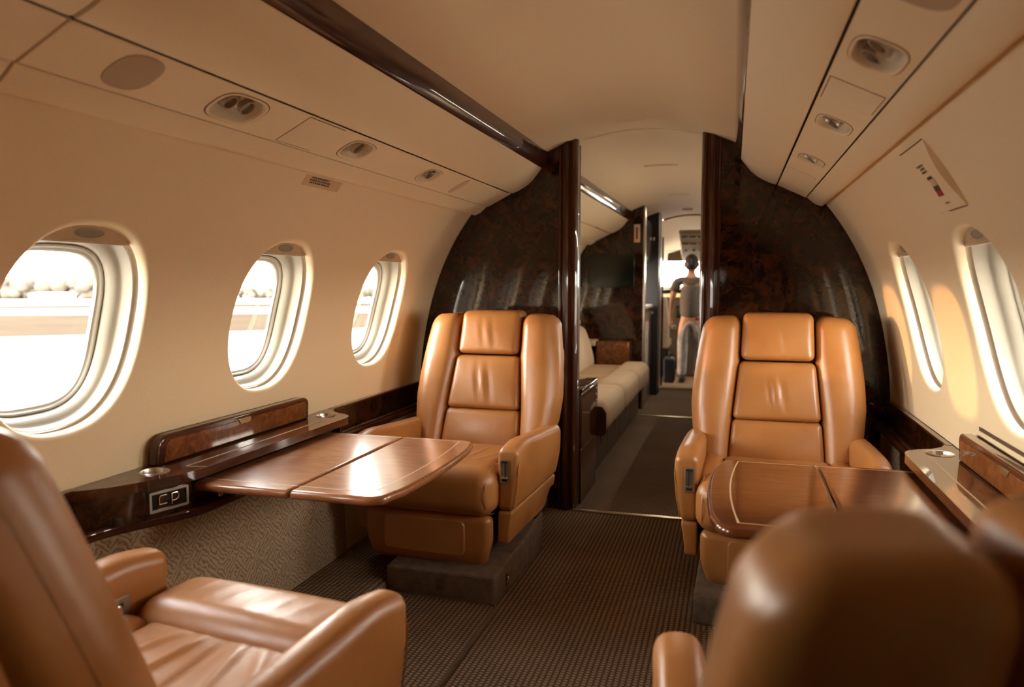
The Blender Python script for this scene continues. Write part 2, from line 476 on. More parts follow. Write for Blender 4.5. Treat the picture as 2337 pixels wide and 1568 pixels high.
sidewall('wall_left', -1, WL, YA, YB + .05, 'cream curved cabin sidewall on the left with three visible oval windows')
sidewall('wall_right', 1, WR, YA, YB + .05, 'cream curved cabin sidewall on the right carrying the sunlit patch')
sidewall('wall_forward_left', -1, WF, YB + .05, YC + .05, 'cream sidewall behind the beige divan in the forward cabin')
sidewall('wall_forward_right', 1, WF, YB + .05, YC + .05, 'cream sidewall of the forward cabin behind the right wooden bulkhead')
CLOSED = {(-1, -0.197), (1, -0.381), (1, 0.476), (1, 1.333)}
seen = {(-1, 1.517): 'large oval window nearest on the left wall, above the left table ledge', (-1, 2.374): 'middle oval window of the left wall, above the far end of the left ledge',
        (-1, 3.231): 'oval window on the left wall closest to the wooden bulkhead', (1, 2.19): 'oval window at the right picture edge with shade pulled a little down',
        (1, 3.05): 'narrow looking oval window on the right wall next to the dark bulkhead'}
for s, cs in ((-1, WL), (1, WR)):
    for c in cs:
        window(s, c, seen.get((s, c), 'oval cabin window on the %s wall behind the camera, beside the %s seat' % (('left', 'near left') if s < 0 else ('right', 'near right'))), **(dict(zb=WZ - WB * .99, portal=False) if (s, c) in CLOSED else {}))
for s in (-1, 1):
    for i, c in enumerate(WF):
        window(s, c, '%s oval window of the forward cabin on the %s side' % (('rear', 'middle', 'front')[i], 'divan' if s < 0 else 'right'), shade=False)

# ceiling
def ceil_strip(name, y0, y1, label, mt='ceiling_cream', x1=.475, dz=0.0):
    m = MB(); xs = [x1 * (k / 12 - 1) for k in range(25)]
    m.grid([[(x, y, ceilz(x) + dz) for x in xs] for y in np.linspace(y0, y1, 6)])
    return tag(m.obj(name, M[mt], ang=60), label, 'ceiling', kind='structure')
ceil_strip('ceiling', YA, 3.945, 'smooth cream curved ceiling over the aisle and club seats')
ceil_strip('ceiling_forward', 3.955, YD, 'cream arched ceiling of the forward cabin seen through the doorway')
m = MB(); m.grid([[(x, y, ceilz(x) + .004) for x in [.5 * (k / 12 - 1) for k in range(25)]] for y in (3.94, 3.96)])
tag(m.obj('trim_1', M['gap']), 'thin arched seam line across the ceiling at the doorway', 'trim', kind='structure')
# dark wood rails between ceiling and overhead panels
def rail(name, s, y0, y1, label):
    m = MB(); prof = [(.491, 1.788), (.478, 1.800), (.468, 1.835), (.463, 1.868), (.468, 1.882), (.482, 1.893), (.51, 1.893), (.52, 1.800)]
    m.loft([[(s * x, y, z) for x, z in prof] for y in (y0, y1)])
    return tag(m.obj(name, M['mahogany'], ang=50), label, 'trim', kind='structure')
rail('trim_2', -1, YA, YB - .002, 'long dark mahogany rail along the left edge of the ceiling')
rail('trim_3', 1, YA, YB - .002, 'long dark mahogany rail along the right edge of the ceiling')
rail('trim_4', -1, YB2, YC, 'glossy wood rail reflecting light above the divan in the forward cabin')
rail('trim_5', 1, YB2, YC, 'dark rail on the right of the forward cabin ceiling')

# ------------------------------------------------------------------ overhead panels
PA, PB = Vector((.660, 0, 1.6615)), Vector((.787, 0, 1.5985))     # inner and outer edge of the flat light panel
PD = (PB - PA); PW = PD.length; PU = PD.normalized(); PN = Vector((-PU.z, 0, PU.x))  # PN points up and outboard
if PN.z < 0: PN = -PN
def ppt(s, y, u, d=0.0):
    """point on the light panel: u across (0 inner .. PW outer), d above (into the panel)"""
    p = PA + PU * u + PN * d; return (s * p.x, y, p.z)
UC = PW / 2
def overhead(s, y0, y1, label, holes):
    t = thing('overhead_service_unit', label, 'overhead panel', (0, 0, 0), kind='thing')
    fa = [(.492, 1.789), (.510, 1.764), (.540, 1.728), (.562, 1.708), (.588, 1.691), (.618, 1.675), (.646, 1.664), (.654, 1.664), (.656, 1.669), (.654, 1.69), (.52, 1.80)]
    m = MB(); yy = [y0, y1 - .012, y1 - .004, y1]; ins = [0, 0, .0012, .005]
    rings = []
    for y, i in zip(yy, ins): rings.append([(s * (x + i * .6), y, z + i) for x, z in fa])
    m.loft(rings); m.obj('fairing', M['cream'], t, ang=45)
    lp = [(.793, 1.598), (.799, 1.592), (.812, 1.580), (.826, 1.569), (.843, 1.560), (.856, 1.556), (.864, 1.558), (.869, 1.565), (.870, 1.60), (.80, 1.615)]
    m = MB(); rings = []
    for y, i in zip(yy, ins): rings.append([(s * (x - i * .3), y, z + i) for x, z in lp])
    m.loft(rings); m.obj('lower_lip', M['cream'], t, ang=45)
    m = MB(); lo = y0; US = [PW * k / 14 for k in range(15)]
    for (a, b, hc, ha, hb, n) in holes:
        if a > lo: m.grid([[ppt(s, y, u) for u in US] for y in (lo, a)])
        def hole(th, hc=hc, ha=ha, hb=hb, n=n):
            if th is None: return (hc, UC)
            p = supell(ha, hb, n, th); return (hc + p[0], UC + p[1])
        cell(m, a, b, 0, PW, hole, lambda y, u: ppt(s, y, u), steps=2, n=56)
        lo = b
    if lo < y1: m.grid([[ppt(s, y, u) for u in US] for y in (lo, y1 - .002)])
    for yy_ in (y0, y1 - .002): m.grid([[ppt(s, yy_, u, d) for d in (0, .012)] for u in US])
    m.obj('light_panel', M['cream'], t, ang=45)
    m = MB()
    for (x0, z0, x1, z1) in ((.652, 1.672, .664, 1.672), (.782, 1.608, .797, 1.603)):
        m.grid([[(s * x0, y, z0), (s * x1, y, z1)] for y in (y0, y1 - .004)])
    m.obj('seam_backing', M['gap'], t)
    return t
def oh_holes(cs): return [(c - .12, c + .12, c, ha, hb, n) for c, ha, hb, n in cs]
LL = [(1.655, .093, .054, 3.0), (2.275, .085, .050, 3.0), (2.89, .082, .047, 3.0)]
LR = [(1.615, .093, .054, 3.0), (2.275, .085, .050, 3.0), (2.90, .082, .047, 3.0)]
overhead(-1, 1.102, YB - .002, 'long cream overhead panel above the left windows with three light wells', oh_holes(LL))
overhead(-1, YA, 1.096, 'cream overhead panel section at the upper left picture corner', [])
overhead(1, YA, YB - .002, 'long cream overhead panel above the right windows with three light wells', oh_holes(LR))
overhead(-1, YB2, YC, 'blurred cream overhead panel above the divan in the forward cabin', [])
overhead(1, YB2, YC, 'cream overhead panel on the right of the forward cabin', [])

def light_well(s, c, ha, hb, n, lamps, label, group=None):
    t = thing('reading_light', label, 'reading light', ppt(s, c, UC), group=group)
    o = Vector(t.location)
    def ring(k, d, kk=None):
        r = []
        for q in range(56):
            p = supell(ha * k, hb * (kk or k), n, 2 * PI * q / 56); r.append(Vector(ppt(s, c + p[0], UC + p[1], d)) - o)
        return r
    m = MB(); m.grid([ring(1.002, .006), ring(1.0, .0004), ring(.985, -.0022), ring(.955, -.003), ring(.90, -.0018), ring(.865, .002), ring(.855, .008)], close=True)
    m.obj('bezel', M['cream'], t, ang=50)
    m = MB(); rs = [ring(.858, .006), ring(.845, .014), ring(.80, .026), ring(.70, .035), ring(.5, .039)]
    m.grid(rs, close=True); m.cap(rs[-1]); m.obj('recess', M['recess'], t, ang=50)
    m = MB(); m.grid([ring(1.03, -.0006), ring(1.0, -.0010)], close=True); m.obj('edge_gap', M['gap'], t)
    ldir = (Vector(ppt(s, c, UC + .0, -.1)) - Vector(ppt(s, c, UC, 0))).normalized()
    ldir = (ldir + Vector((s * -.35, .0, -.1))).normalized()
    for dy, r in lamps:
        base = Vector(ppt(s, c + dy, UC - .006, .020)) - o
        R = ldir.to_track_quat('Z', 'Y').to_matrix()
        pf = [(r * .62, -.014), (r * 1.18, -.010), (r * 1.22, -.002), (r * 1.0, .004), (r, .014), (r * .96, .018), (r * .80, .018), (r * .74, .012), (r * .70, .004)]
        m = MB(); m.lathe(pf, n=24)
        xf = lambda x, y, z, b=base, R=R: tuple(b + R @ Vector((x, y, z)))
        lm = m.obj('lamp', M['nickel'], t, ang=40, xf=xf)
        m = MB(); m.lathe([(r * .1, .0075), (r * .4, .007), (r * .73, .005), (r * .73, .003)], n=24); m.obj('lens', M['lens'], lm, xf=xf)
    return t
two = [(-.038, .022), (.030, .024)]
one = [(.0, .027)]
light_well(-1, *LL[0], two, 'double reading light well in the left overhead panel, nearest to the camera')
light_well(-1, *LL[1], one, 'single reading light well in the middle of the left overhead panel')
light_well(-1, *LL[2], one, 'single reading light well of the left overhead panel nearest the bulkhead')
light_well(1, *LR[0], two, 'largest reading light well in the right overhead panel, near the top edge')
light_well(1, *LR[1], one, 'reading light well in the middle of the right overhead panel')
light_well(1, *LR[2], one, 'smallest reading light well of the right overhead panel near the bulkhead')

def panel_plate(name, s, c, ha, hb, n, mt, label, cat, th=.0016, tilt=0.0):
    m = MB(); rings = []
    for k, d in ((1.0, -.0003), (1.0, -th * .5), (.985, -th), (.93, -th)):
        r = []
        for q in range(48):
            p = supell(ha * k, hb * k, n, 2 * PI * q / 48)
            r.append(ppt(s, c + p[0] + tilt * p[1], UC + p[1], d))
        rings.append(r)
    m.grid(rings, close=True); m.cap(rings[-1])
    return tag(m.obj(name, M[mt], ang=50), label, cat)
panel_plate('speaker_grille', -1, 1.312, .060, .057, 2.6, 'grille', 'round perforated speaker grille in the left overhead panel', 'speaker')
panel_plate('speaker_grille', 1, 1.27, .060, .057, 2.6, 'grille', 'dark speaker grille cut off by the top edge in the right overhead panel', 'speaker')
panel_plate('vent_plate', -1, 3.235, .026, .056, 3.2, 'placard', 'slim oval plate at the far end of the left overhead panel', 'vent')
panel_plate('vent_plate', 1, 3.235, .028, .056, 3.2, 'cream', 'slim oval plate at the far end of the right overhead panel', 'vent', th=.003)
def access(s, c, label):
    t = thing('access_panel', label, 'panel', ppt(s, c, UC))
    o = Vector(t.location)
    m = MB(); rings = []
    for k, d in ((1.0, -.0003), (1.0, -.0010), (.99, -.0014)):
        rings.append([Vector(ppt(s, c + .098 * k * a, UC + .062 * k * b, d)) - o for a, b in ((-1, -1), (1, -1), (1, 1), (-1, 1))])
    m.grid(rings, close=True); m.cap(rings[-1]); m.obj('plate', M['cream'], t, ang=30)
    m = MB()
    for (a0, b0, a1, b1) in ((-1, -1, 1, -1), (-1, -1, -1, 1), (-1, 1, .75, 1)):
        p = [Vector(ppt(s, c + .0995 * a, UC + .0632 * b, .0)) - o for a, b in ((a0, b0), (a1, b1))]
        m.tube(p, .0011, 6)
    m.obj('gap_line', M['gap'], t)
access(-1, 2.0, 'thin square access panel in the left overhead panel between light wells')
access(1, 1.95, 'thin square access panel in the right overhead panel between light wells')

# placards on the sidewalls
def wall_patch(s, y0, y1, z0, z1, d0, d1, ny=8, nz=8, dfun=None):
    m = MB()
    for d, fl in ((d0, False), (d1, True)):
        m.grid([[(s * (wallx(z) - (d if dfun is None or d == d1 else dfun(y, z))), y, z) for z in np.linspace(z0, z1, nz)] for y in np.linspace(y0, y1, ny)], flip=fl)
    return m
def dashes(s, rows, d, seed):
    """rows of tiny illegible dark marks on the wall: (y0,y1,z,h)"""
    rnd = random.Random(seed); m = MB()
    for (ya, yb, z, h) in rows:
        y = ya
        while y < yb:
            w = min(rnd.uniform(.004, .011), yb - y)
            if w > .0015:
                m.grid([[(s * (wallx(zz) - d), yy, zz) for zz in (z - h / 2, z + h / 2)] for yy in (y, y + w)])
            y += w + rnd.uniform(.0016, .004)
    return m
t = thing('wall_placard', 'small beige placard with three dark text lines under the left overhead panel', 'placard', (-wallx(1.547), 2.35, 1.547))
o = t.location
sh = lambda x, y, z, o=tuple(o): (x - o[0], y - o[1], z - o[2])
wall_patch(-1, 2.235, 2.475, 1.524, 1.556, .0012, -.001).obj('plate', M['placard'], t, xf=sh)
dashes(-1, [(2.275, 2.385, 1.551, .0052), (2.27, 2.40, 1.5435, .0052), (2.275, 2.405, 1.536, .0052)], .0016, 3).obj('lettering', M['ink'], t, xf=sh)
t = thing('mask_panel', 'raised beige panel with red and black marks high on the right wall', 'panel', (wallx(1.46), 2.16, 1.46))
o = tuple(t.location); sh = lambda x, y, z, o=o: (x - o[0], y - o[1], z - o[2])
def bow(y, z):
    return .004 + .016 * max(0, 1 - (y - 2.04) / .10) * max(0, math.sin(PI * (z - 1.385) / .155))
m = MB(); yy = np.linspace(2.04, 2.29, 14); zz = np.linspace(1.385, 1.54, 12)
m.grid([[(wallx(z) - bow(y, z), y, z) for z in zz] for y in yy])
m.grid([[(wallx(z) + .001, y, z) for z in zz] for y in (yy[0],)] + [[(wallx(z) - bow(yy[0], z), yy[0], z) for z in zz]])
for z in (zz[0], zz[-1]): m.grid([[(wallx(z) + .001, y, z) for y in yy], [(wallx(z) - bow(y, z), y, z) for y in yy]])
m.obj('cover', M['cream'], t, ang=40, xf=sh)
m = MB(); m.tube([(wallx(1.543) - .003, y, 1.5425) for y in np.linspace(2.045, 2.29, 6)], .0012, 6); m.obj('gap_line', M['gap'], t, xf=sh); m = MB(); m.tube([(wallx(1.383) - .002, y, 1.383) for y in np.linspace(2.045, 2.2, 6)], .0010, 6)
m.obj('gap_line', M['gap'], t, xf=sh)
def mark(y0, y1, z0, z1, mt, nm): 
    m = MB(); m.grid([[(wallx(z) - bow(y, z) - .0012, y, z) for z in (z0, (z0 + z1) / 2, z1)] for y in (y0, y1)]); return m.obj(nm, M[mt], t, xf=sh)
dashes(1, [(2.165, 2.225, 1.498, .0048), (2.175, 2.21, 1.490, .0048), (2.165, 2.213, 1.482, .0052)], .0066, 9).obj('lettering', M['ink'], t, xf=sh)
mark(2.163, 2.208, 1.463, 1.470, 'ink', 'black_bar'); mark(2.158, 2.205, 1.446, 1.463, 'placard', 'pale_square')
mark(2.158, 2.205, 1.434, 1.446, 'ink', 'black_square'); mark(2.158, 2.205, 1.420, 1.434, 'red', 'red_square')
dashes(1, [(2.15, 2.18, 1.401, .004)], .0066, 4).obj('small_mark', M['ink_pale'], t, xf=sh)

# ------------------------------------------------------------------ floor and lower walls
m = MB(); m.grid([[(x, y, 0) for y in (YA, YB + .05)] for x in (-1.2, 1.2)])
tag(m.obj('floor', M['carpet']), 'brown ribbed carpet floor of the club cabin', 'floor', kind='structure')
m = MB(); m.grid([[(x, y, 0) for y in (YB + .05, 6.83)] for x in (-1.2, 1.2)])
tag(m.obj('floor_forward', M['carpet_fwd']), 'brown carpet aisle beside the divan in the forward cabin', 'floor', kind='structure')
m = MB(); m.grid([[(x, y, 0) for y in (6.83, 8.62)] for x in (-1.2, 1.2)])
tag(m.obj('floor_vestibule', M['carpet_fwd']), 'short carpet stretch before the cockpit step', 'floor', kind='structure')
for i, y in enumerate((3.85, 6.83)):
    m = MB(); m.rbox((.33, .016, .004), .003, (0, y, .003), nin=(2, 1, 1))
    tag(m.obj('trim_%d' % (6 + i), M['brass']), ('shiny metal threshold strip across the aisle between the bulkheads', 'thin metal strip across the aisle at the far end of the divan')[i], 'trim', kind='structure')
def dado(name, s, y0, y1, label, box=None):
    m = MB()
    ys = [y0, y1]
    if box: ys = [y0, box[0] - .07, box[0], box[1], box[1] + .001, y1]
    for a, b in zip(ys[:-1], ys[1:]):
        def X(y):
            if box and box[0] - 1e-6 <= y <= box[1] + 1e-6: return 1.104
            return 1.150
        m.grid([[(s * (X(y) - (0.012 if z == 0 else 0)), y, z) for z in (0, .25, .545)] for y in (a, b)])
    return tag(m.obj(name, M['zigzag_fabric'], ang=30), label, 'wall', kind='structure')
dado('wall_lower_left', -1, YA, YB, 'beige zigzag patterned fabric lower wall under the left ledge', (1.66, 2.835))
dado('wall_lower_right', 1, YA, YB, 'beige patterned fabric lower wall under the right ledge', (1.58, 2.76))
def ledge_floor(name, s, label):
    m = MB(); pr = [(1.14, 0), (1.14, .052), (.86, .052), (.825, .048), (.805, .036), (.797, .018), (.797, 0)]
    m.loft([[(s * x, y, z) for x, z in pr] for y in (YA, YB - .003)])
    return tag(m.obj(name, M['carpet'], ang=50), label, 'floor', kind='structure')
ledge_floor('floor_step_left', -1, 'raised ribbed carpet strip along the left wall beside the seat base')
def mat_thing(x0, x1, y0, y1, label):
    t = thing('carpet_mat', label, 'mat', ((x0 + x1) / 2, (y0 + y1) / 2, 0))
    a, b = (x1 - x0) / 2, (y1 - y0) / 2
    m = MB(); m.prism(rrect(0, 0, a, b, .035), .0005, .009); m.obj('pile', M['carpet'], t)
    m = MB(); m.tube([(x, y, .007) for x, y in rrect(0, 0, a, b, .035)], .0062, 8, closed=True); m.obj('bound_edge', M['binding'], t)
mat_thing(-.795, -.342, 1.63, 2.590, 'ribbed floor mat with bound edge in front of the far left seat')
mat_thing(.388, .84, 1.63, 2.59, 'ribbed floor mat with bound edge under the right table')

# ------------------------------------------------------------------ wooden bulkheads
def bulkhead(s, label):
    t = thing('wooden_bulkhead', label, 'bulkhead', (s * .75, YB, 0), kind='thing')
    o = tuple(t.location); sh = lambda x, y, z: (x - o[0], y - o[1], z - o[2])
    pts = [(.335, 0)] + [(wallx(z) - .0015, z) for z in np.linspace(0, 1.58, 32)]
    pts += [(.80, 1.66), (.776, 1.69), (.66, 1.78), (.56, 1.87), (.50, 1.90), (.472, ceilz(.472) + .006), (.40, ceilz(.40) + .006), (.335, ceilz(.335) + .006)]
    m = MB(); m.loft([[(s * x, y, z) for x, z in pts] for y in (YB + .004, YB2 - .004)])
    m.obj('burl_panel', M['burl'], t, ang=40, xf=sh)
    # fluted door post
    pr = []
    zt = ceilz(.36) - .002
    prof = [(.312, .075), (.308, .06), (.308, .02), (.312, .006), (.320, -.004), (.330, -.006), (.338, .0), (.342, .0), (.350, -.014), (.362, -.020), (.374, -.014), (.380, .0), (.384, .0), (.390, -.006), (.398, -.006), (.404, .004), (.404, .02), (.40, .075)]
    m = MB(); m.loft([[(s * x, YB + y, zz(x)) for x, y in prof] for zz in ((lambda x: 0.0), (lambda x: ceilz(x) - .002))])
    m.obj('door_post', M['mahogany_up'], t, ang=30, xf=sh)
    m = MB(); m.box((s * .3125, YB + .085, .955), (.0035, .018, .955)); m.obj('edge_strip', M['dark'], t, xf=sh)
    return t
bulkhead(-1, 'dark glossy burl wood bulkhead behind the far left seat')
bulkhead(1, 'dark glossy burl wood bulkhead behind the far right seat')

# ------------------------------------------------------------------ side consoles (ledge, table housing, cup holders)
def side_console(s, yc, label):
    t = thing('side_console', label, 'side ledge', (s * 1.1, yc, 0))
    o = tuple(t.location)
    def X(x, y, z): return (s * x - o[0], yc + y - o[1], z)
    def XF(x, y, z): return X(x, y, z)
    # y relative to the table centre
    y0, y1 = YA - yc + .01, YB - yc - .004
    led = [(1.150, y0), (1.118, y0)]
    for k in range(13):
        f = k / 12; led.append((1.118 - .118 * smooth(f), -.70 + .33 * f))
    for k in range(13):
        f = k / 12; led.append((1.0 + .118 * smooth(f), .43 + .25 * f))
    led += [(1.118, y1), (1.150, y1)]
    m = MB(); m.prism(led, .522, .552); m.obj('lower_ledge', M['mahogany'], t, xf=XF, mods=(('bevel', .008, 3),))
    # top slab with cup holes
    top = [(1.178, -.72), (1.150, -.705), (1.09, -.645), (1.045, -.565), (1.015, -.49), (1.0, -.42), (1.0, .44), (1.005, .475), (1.022, .505), (1.055, .53), (1.10, .552), (1.135, .585), (1.155, .63), (1.163, .66), (1.178, .67)]
    cups = [(1.106, -.478), (1.108, .478)]
    m = holed(top, [circ(cx, cy, .0372, 32) for cx, cy in cups], .634, .662)
    m.obj('top', M['mahogany'], t, xf=XF, ang=40, mods=(('bevel', .007, 3),))
    for cx, cy in cups:
        m = MB(); m.lathe([(.0345, .592), (.0355, .630), (.036, .660), (.0375, .6645), (.0405, .6655), (.0425, .6625), (.0372, .655), (.0372, .590)], (0, 0, 0), 36)
        co = m.obj('cup_holder', M['steel'], t, xf=lambda x, y, z, cx=cx, cy=cy: X(cx + x, cy + y, z))
        m = MB(); m.lathe([(.001, .594), (.0352, .594), (.0352, .592)], (0, 0, 0), 30); m.obj('cup_bottom', M['dark'], co, xf=lambda x, y, z, cx=cx, cy=cy: X(cx + x, cy + y, z))
    # fascia under the slab
    fas = [(1.165, -.70), (1.085, -.615), (1.045, -.52), (1.024, -.44), (1.024, -.425), (1.062, -.425), (1.062, .44), (1.024, .44), (1.030, .47), (1.06, .51), (1.12, .56), (1.16, .63)]
    m = MB(); m.grid([[(x, y, z) for x, y in fas] for z in (.548, .636)]); m.obj('fascia', M['burl'], t, xf=XF, ang=30)
    m = MB(); m.box((1.064, .0075, .605), (.004, .43, .028)); m.obj('table_slot', M['dark'], t, xf=XF)
    # strip of panelling above the lower ledge, with a pale capping
    for nm, a, b in (('rear', y0, -.69), ('fore', .62, y1)):
        m = MB(); m.box((1.172, (a + b) / 2, .602), (.006, (b - a) / 2, .052)); m.obj('back_panel', M['burl'], t, xf=XF)
        m = MB(); m.box((1.169, (a + b) / 2, .6585), (.011, (b - a) / 2, .0045)); m.obj('capping', M['mahogany'], t, xf=XF, mods=(('bevel', .002, 2),))
    m = MB(); m.tube([X(1.062, -.40, .6628), X(1.062, .42, .6628)], .0011, 6); m.tube([X(1.062, -.40, .6626), X(1.002, -.385, .6622)], .0008, 6)
    m.obj('lid_line', M['inlay'], t)
    # stowage board standing on the slab against the wall
    lean = lambda z: .022 * (z - .662) / .09
    b = [(-.43, .662), (.395, .662), (.395, .725), (.390, .738), (.378, .747), (.362, .751), (-.375, .751), (-.40, .746), (-.418, .733), (-.427, .715)]
    m = MB(); m.loft([[(1.138 + .032 * k - lean(z) * .2, y, z) for y, z in b] for k in (0, 1)])
    bo = m.obj('stowage_board', M['mahogany'], t, xf=XF, ang=40, mods=(('bevel', .006, 3),))
    b2 = [(-.40, .668), (.372, .668), (.372, .722), (.362, .733), (-.372, .733), (-.392, .720)]
    m = MB(); m.loft([[(1.1362 - lean(z) * .2 + .006 * k, y, z) for y, z in b2] for k in (0, 1)])
    m.obj('burl_inset', M['burl_bright'], bo, xf=XF, mods=(('bevel', .0015, 2),))
    lb = [(-.052, .736), (.015, .736), (.012, .724), (.004, .719), (-.040, .719), (-.047, .724)]
    m = MB(); m.loft([[(1.1305 + .006 * k, y, z) for y, z in lb] for k in (0, 1)])
    m.obj('latch', M['brass'], bo, xf=XF, mods=(('bevel', .001, 2),))
    # headphone socket plate on the slanting rear part of the fascia
    if s < 0:
        P0 = Vector((1.058, -.555)); P1 = Vector((1.026, -.443)); d = (P1 - P0); Ln = d.length; d.normalize(); nn = Vector((-d.y, d.x)); 
        if nn.x > 0: nn = -nn
        def F(u, w, z): p = P0 + d * u + nn * w; return X(p.x, p.y, z)
        m = MB(); outer = rrect(Ln / 2, .594, .060, .029, .004, 3); inner = rrect(Ln / 2, .594, .053, .0225, .002, 3)
        rings = [[F(u, w, z) for u, z in lp] for lp, w in ((outer, -.002), (outer, .006), (inner, .006), (inner, .001))]
        m.grid(rings, close=True); pl = m.obj('socket_frame', M['nickel'], t, ang=30)
        m = MB(); m.cap([F(u, .0015, z) for u, z in inner]); m.obj('socket_face', M['black_gloss'], pl)
        m = MB()
        m.tube([F(u, .004, z) for u, z in ((.05, .609), (.032, .609), (.028, .604), (.028, .585), (.05, .585))], .0024, 8)
        m.tube([F(u, .004, z) for u, z in ((.066, .579), (.066, .609), (.082, .609), (.088, .602), (.086, .592), (.078, .588), (.068, .588))], .0022, 8)
        m.obj('socket_clips', M['chrome'], pl)
    return t
YCL, YCR = 2.23, 2.155
side_console(-1, YCL, 'dark wood side ledge with cup holders under the left windows')
side_console(1, YCR, 'dark wood side ledge with cup holder under the right windows')
m = wall_patch(1, 1.95, 2.50, .765, .777, .003, -.001)  # narrow dark strip following the wall curve
tag(m.obj('dark_strip', M['gap']), 'thin dark strip on the right wall above the stowage board', 'vent')

# ------------------------------------------------------------------ folding tables
def table(s, x_in, x_out, x_seam, y0, y1, zt, label):
    t = thing('folding_table', label, 'table', (s * (x_in + x_out) / 2, (y0 + y1) / 2, 0))
    o = tuple(t.location)
    X = lambda x, y, z: (s * x - o[0], y - o[1], z)
    th = .026; g = .0012; tw = M['table_wood_lit' if s < 0 else 'table_wood']
    inner = [(x_in, y0 + .02), (x_in, y1 - .02), (x_in - .01, y1), (x_seam + g, y1), (x_seam + g, y0), (x_in - .01, y0)]
    m = MB(); m.prism(inner, zt - th, zt); m.obj('inner_leaf', tw, t, xf=X, mods=(('bevel', .011, 4),))
    # outer leaf with bowed end and rounded corners
    pts = [(x_seam - g, y1), (x_seam - g, y0)]
    ym = (y0 + y1) / 2; R = .055
    def bowx(y): return x_out + .028 * ((y - ym) / ((y1 - y0) / 2)) ** 2
    for k in range(8):
        a = PI / 2 * k / 7; pts.append((bowx(y0) + R - R * math.sin(a), y0 + R - R * math.cos(a)))
    for k in range(1, 12): y = y0 + R + (y1 - y0 - 2 * R) * k / 12; pts.append((bowx(y), y))
    for k in range(8):
        a = PI / 2 * k / 7; pts.append((bowx(y1) + R - R * math.cos(a), y1 - R + R * math.sin(a)))
    m = MB(); m.prism(pts, zt - th, zt); m.obj('outer_leaf', tw, t, xf=X, mods=(('bevel', .011, 4),))
    zi = zt + .0003; w = .0022
    def band(path):
        mm = MB(); P = [Vector((x, y)) for x, y in path]
        rows = []
        for i, p in enumerate(P):
            d = (P[min(i + 1, len(P) - 1)] - P[max(i - 1, 0)]).normalized(); n = Vector((-d.y, d.x))
            if 0 < i < len(P) - 1:
                d1 = (P[i] - P[i - 1]).normalized(); n1 = Vector((-d1.y, d1.x)); n = n / max(.35, n.dot(n1))
            rows.append([(*(p + n * w), zi), (*(p - n * w), zi)])
        mm.grid(rows); return mm
    e = .052
    m1 = band([(x_in - .004, y0 + e), (x_seam + .002, y0 + e)]); m2 = band([(x_in - .004, y1 - e * .55), (x_seam + .002, y1 - e * .55)])
    m1.add(m2.v, m2.f)
    arc = [(bowx(y) + .062, y) for y in np.linspace(y0 + e, y1 - e * .55, 13)]
    m3 = band([(x_seam - .002, y0 + e), (arc[0][0] + .03, y0 + e)] + arc + [(arc[-1][0] + .03, y1 - e * .55), (x_seam - .002, y1 - e * .55)])
    m1.add(m3.v, m3.f); m1.obj('inlay_line', M['inlay'], t, xf=X)
    m = MB(); m.box((x_seam + .10, ym, zt - th - .006), (.24, .10, .006)); m.box((x_in - .04, y0 + .06, zt - th - .010), (.04, .008, .010)); m.box((x_in - .04, y1 - .06, zt - th - .010), (.04, .008, .010))
    m.obj('slide_bracket', M['dark'], t, xf=X, mods=(('bevel', .002, 2),))
    m = MB(); m.lathe([(.001, 0), (.005, .001), (.005, .012), (.001, .013)], n=12, axis='y'); m.obj('release_knob', M['chrome'], t, xf=lambda x, y, z: X(x + x_in - .075, y + y0 + .025, z + zt - th - .012))
    return t
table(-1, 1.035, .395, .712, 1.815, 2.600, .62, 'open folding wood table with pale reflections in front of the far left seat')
table(1, 1.035, .412, .742, 1.82, 2.560, .62, 'open folding wood table in front of the far right seat, partly behind the near seat')

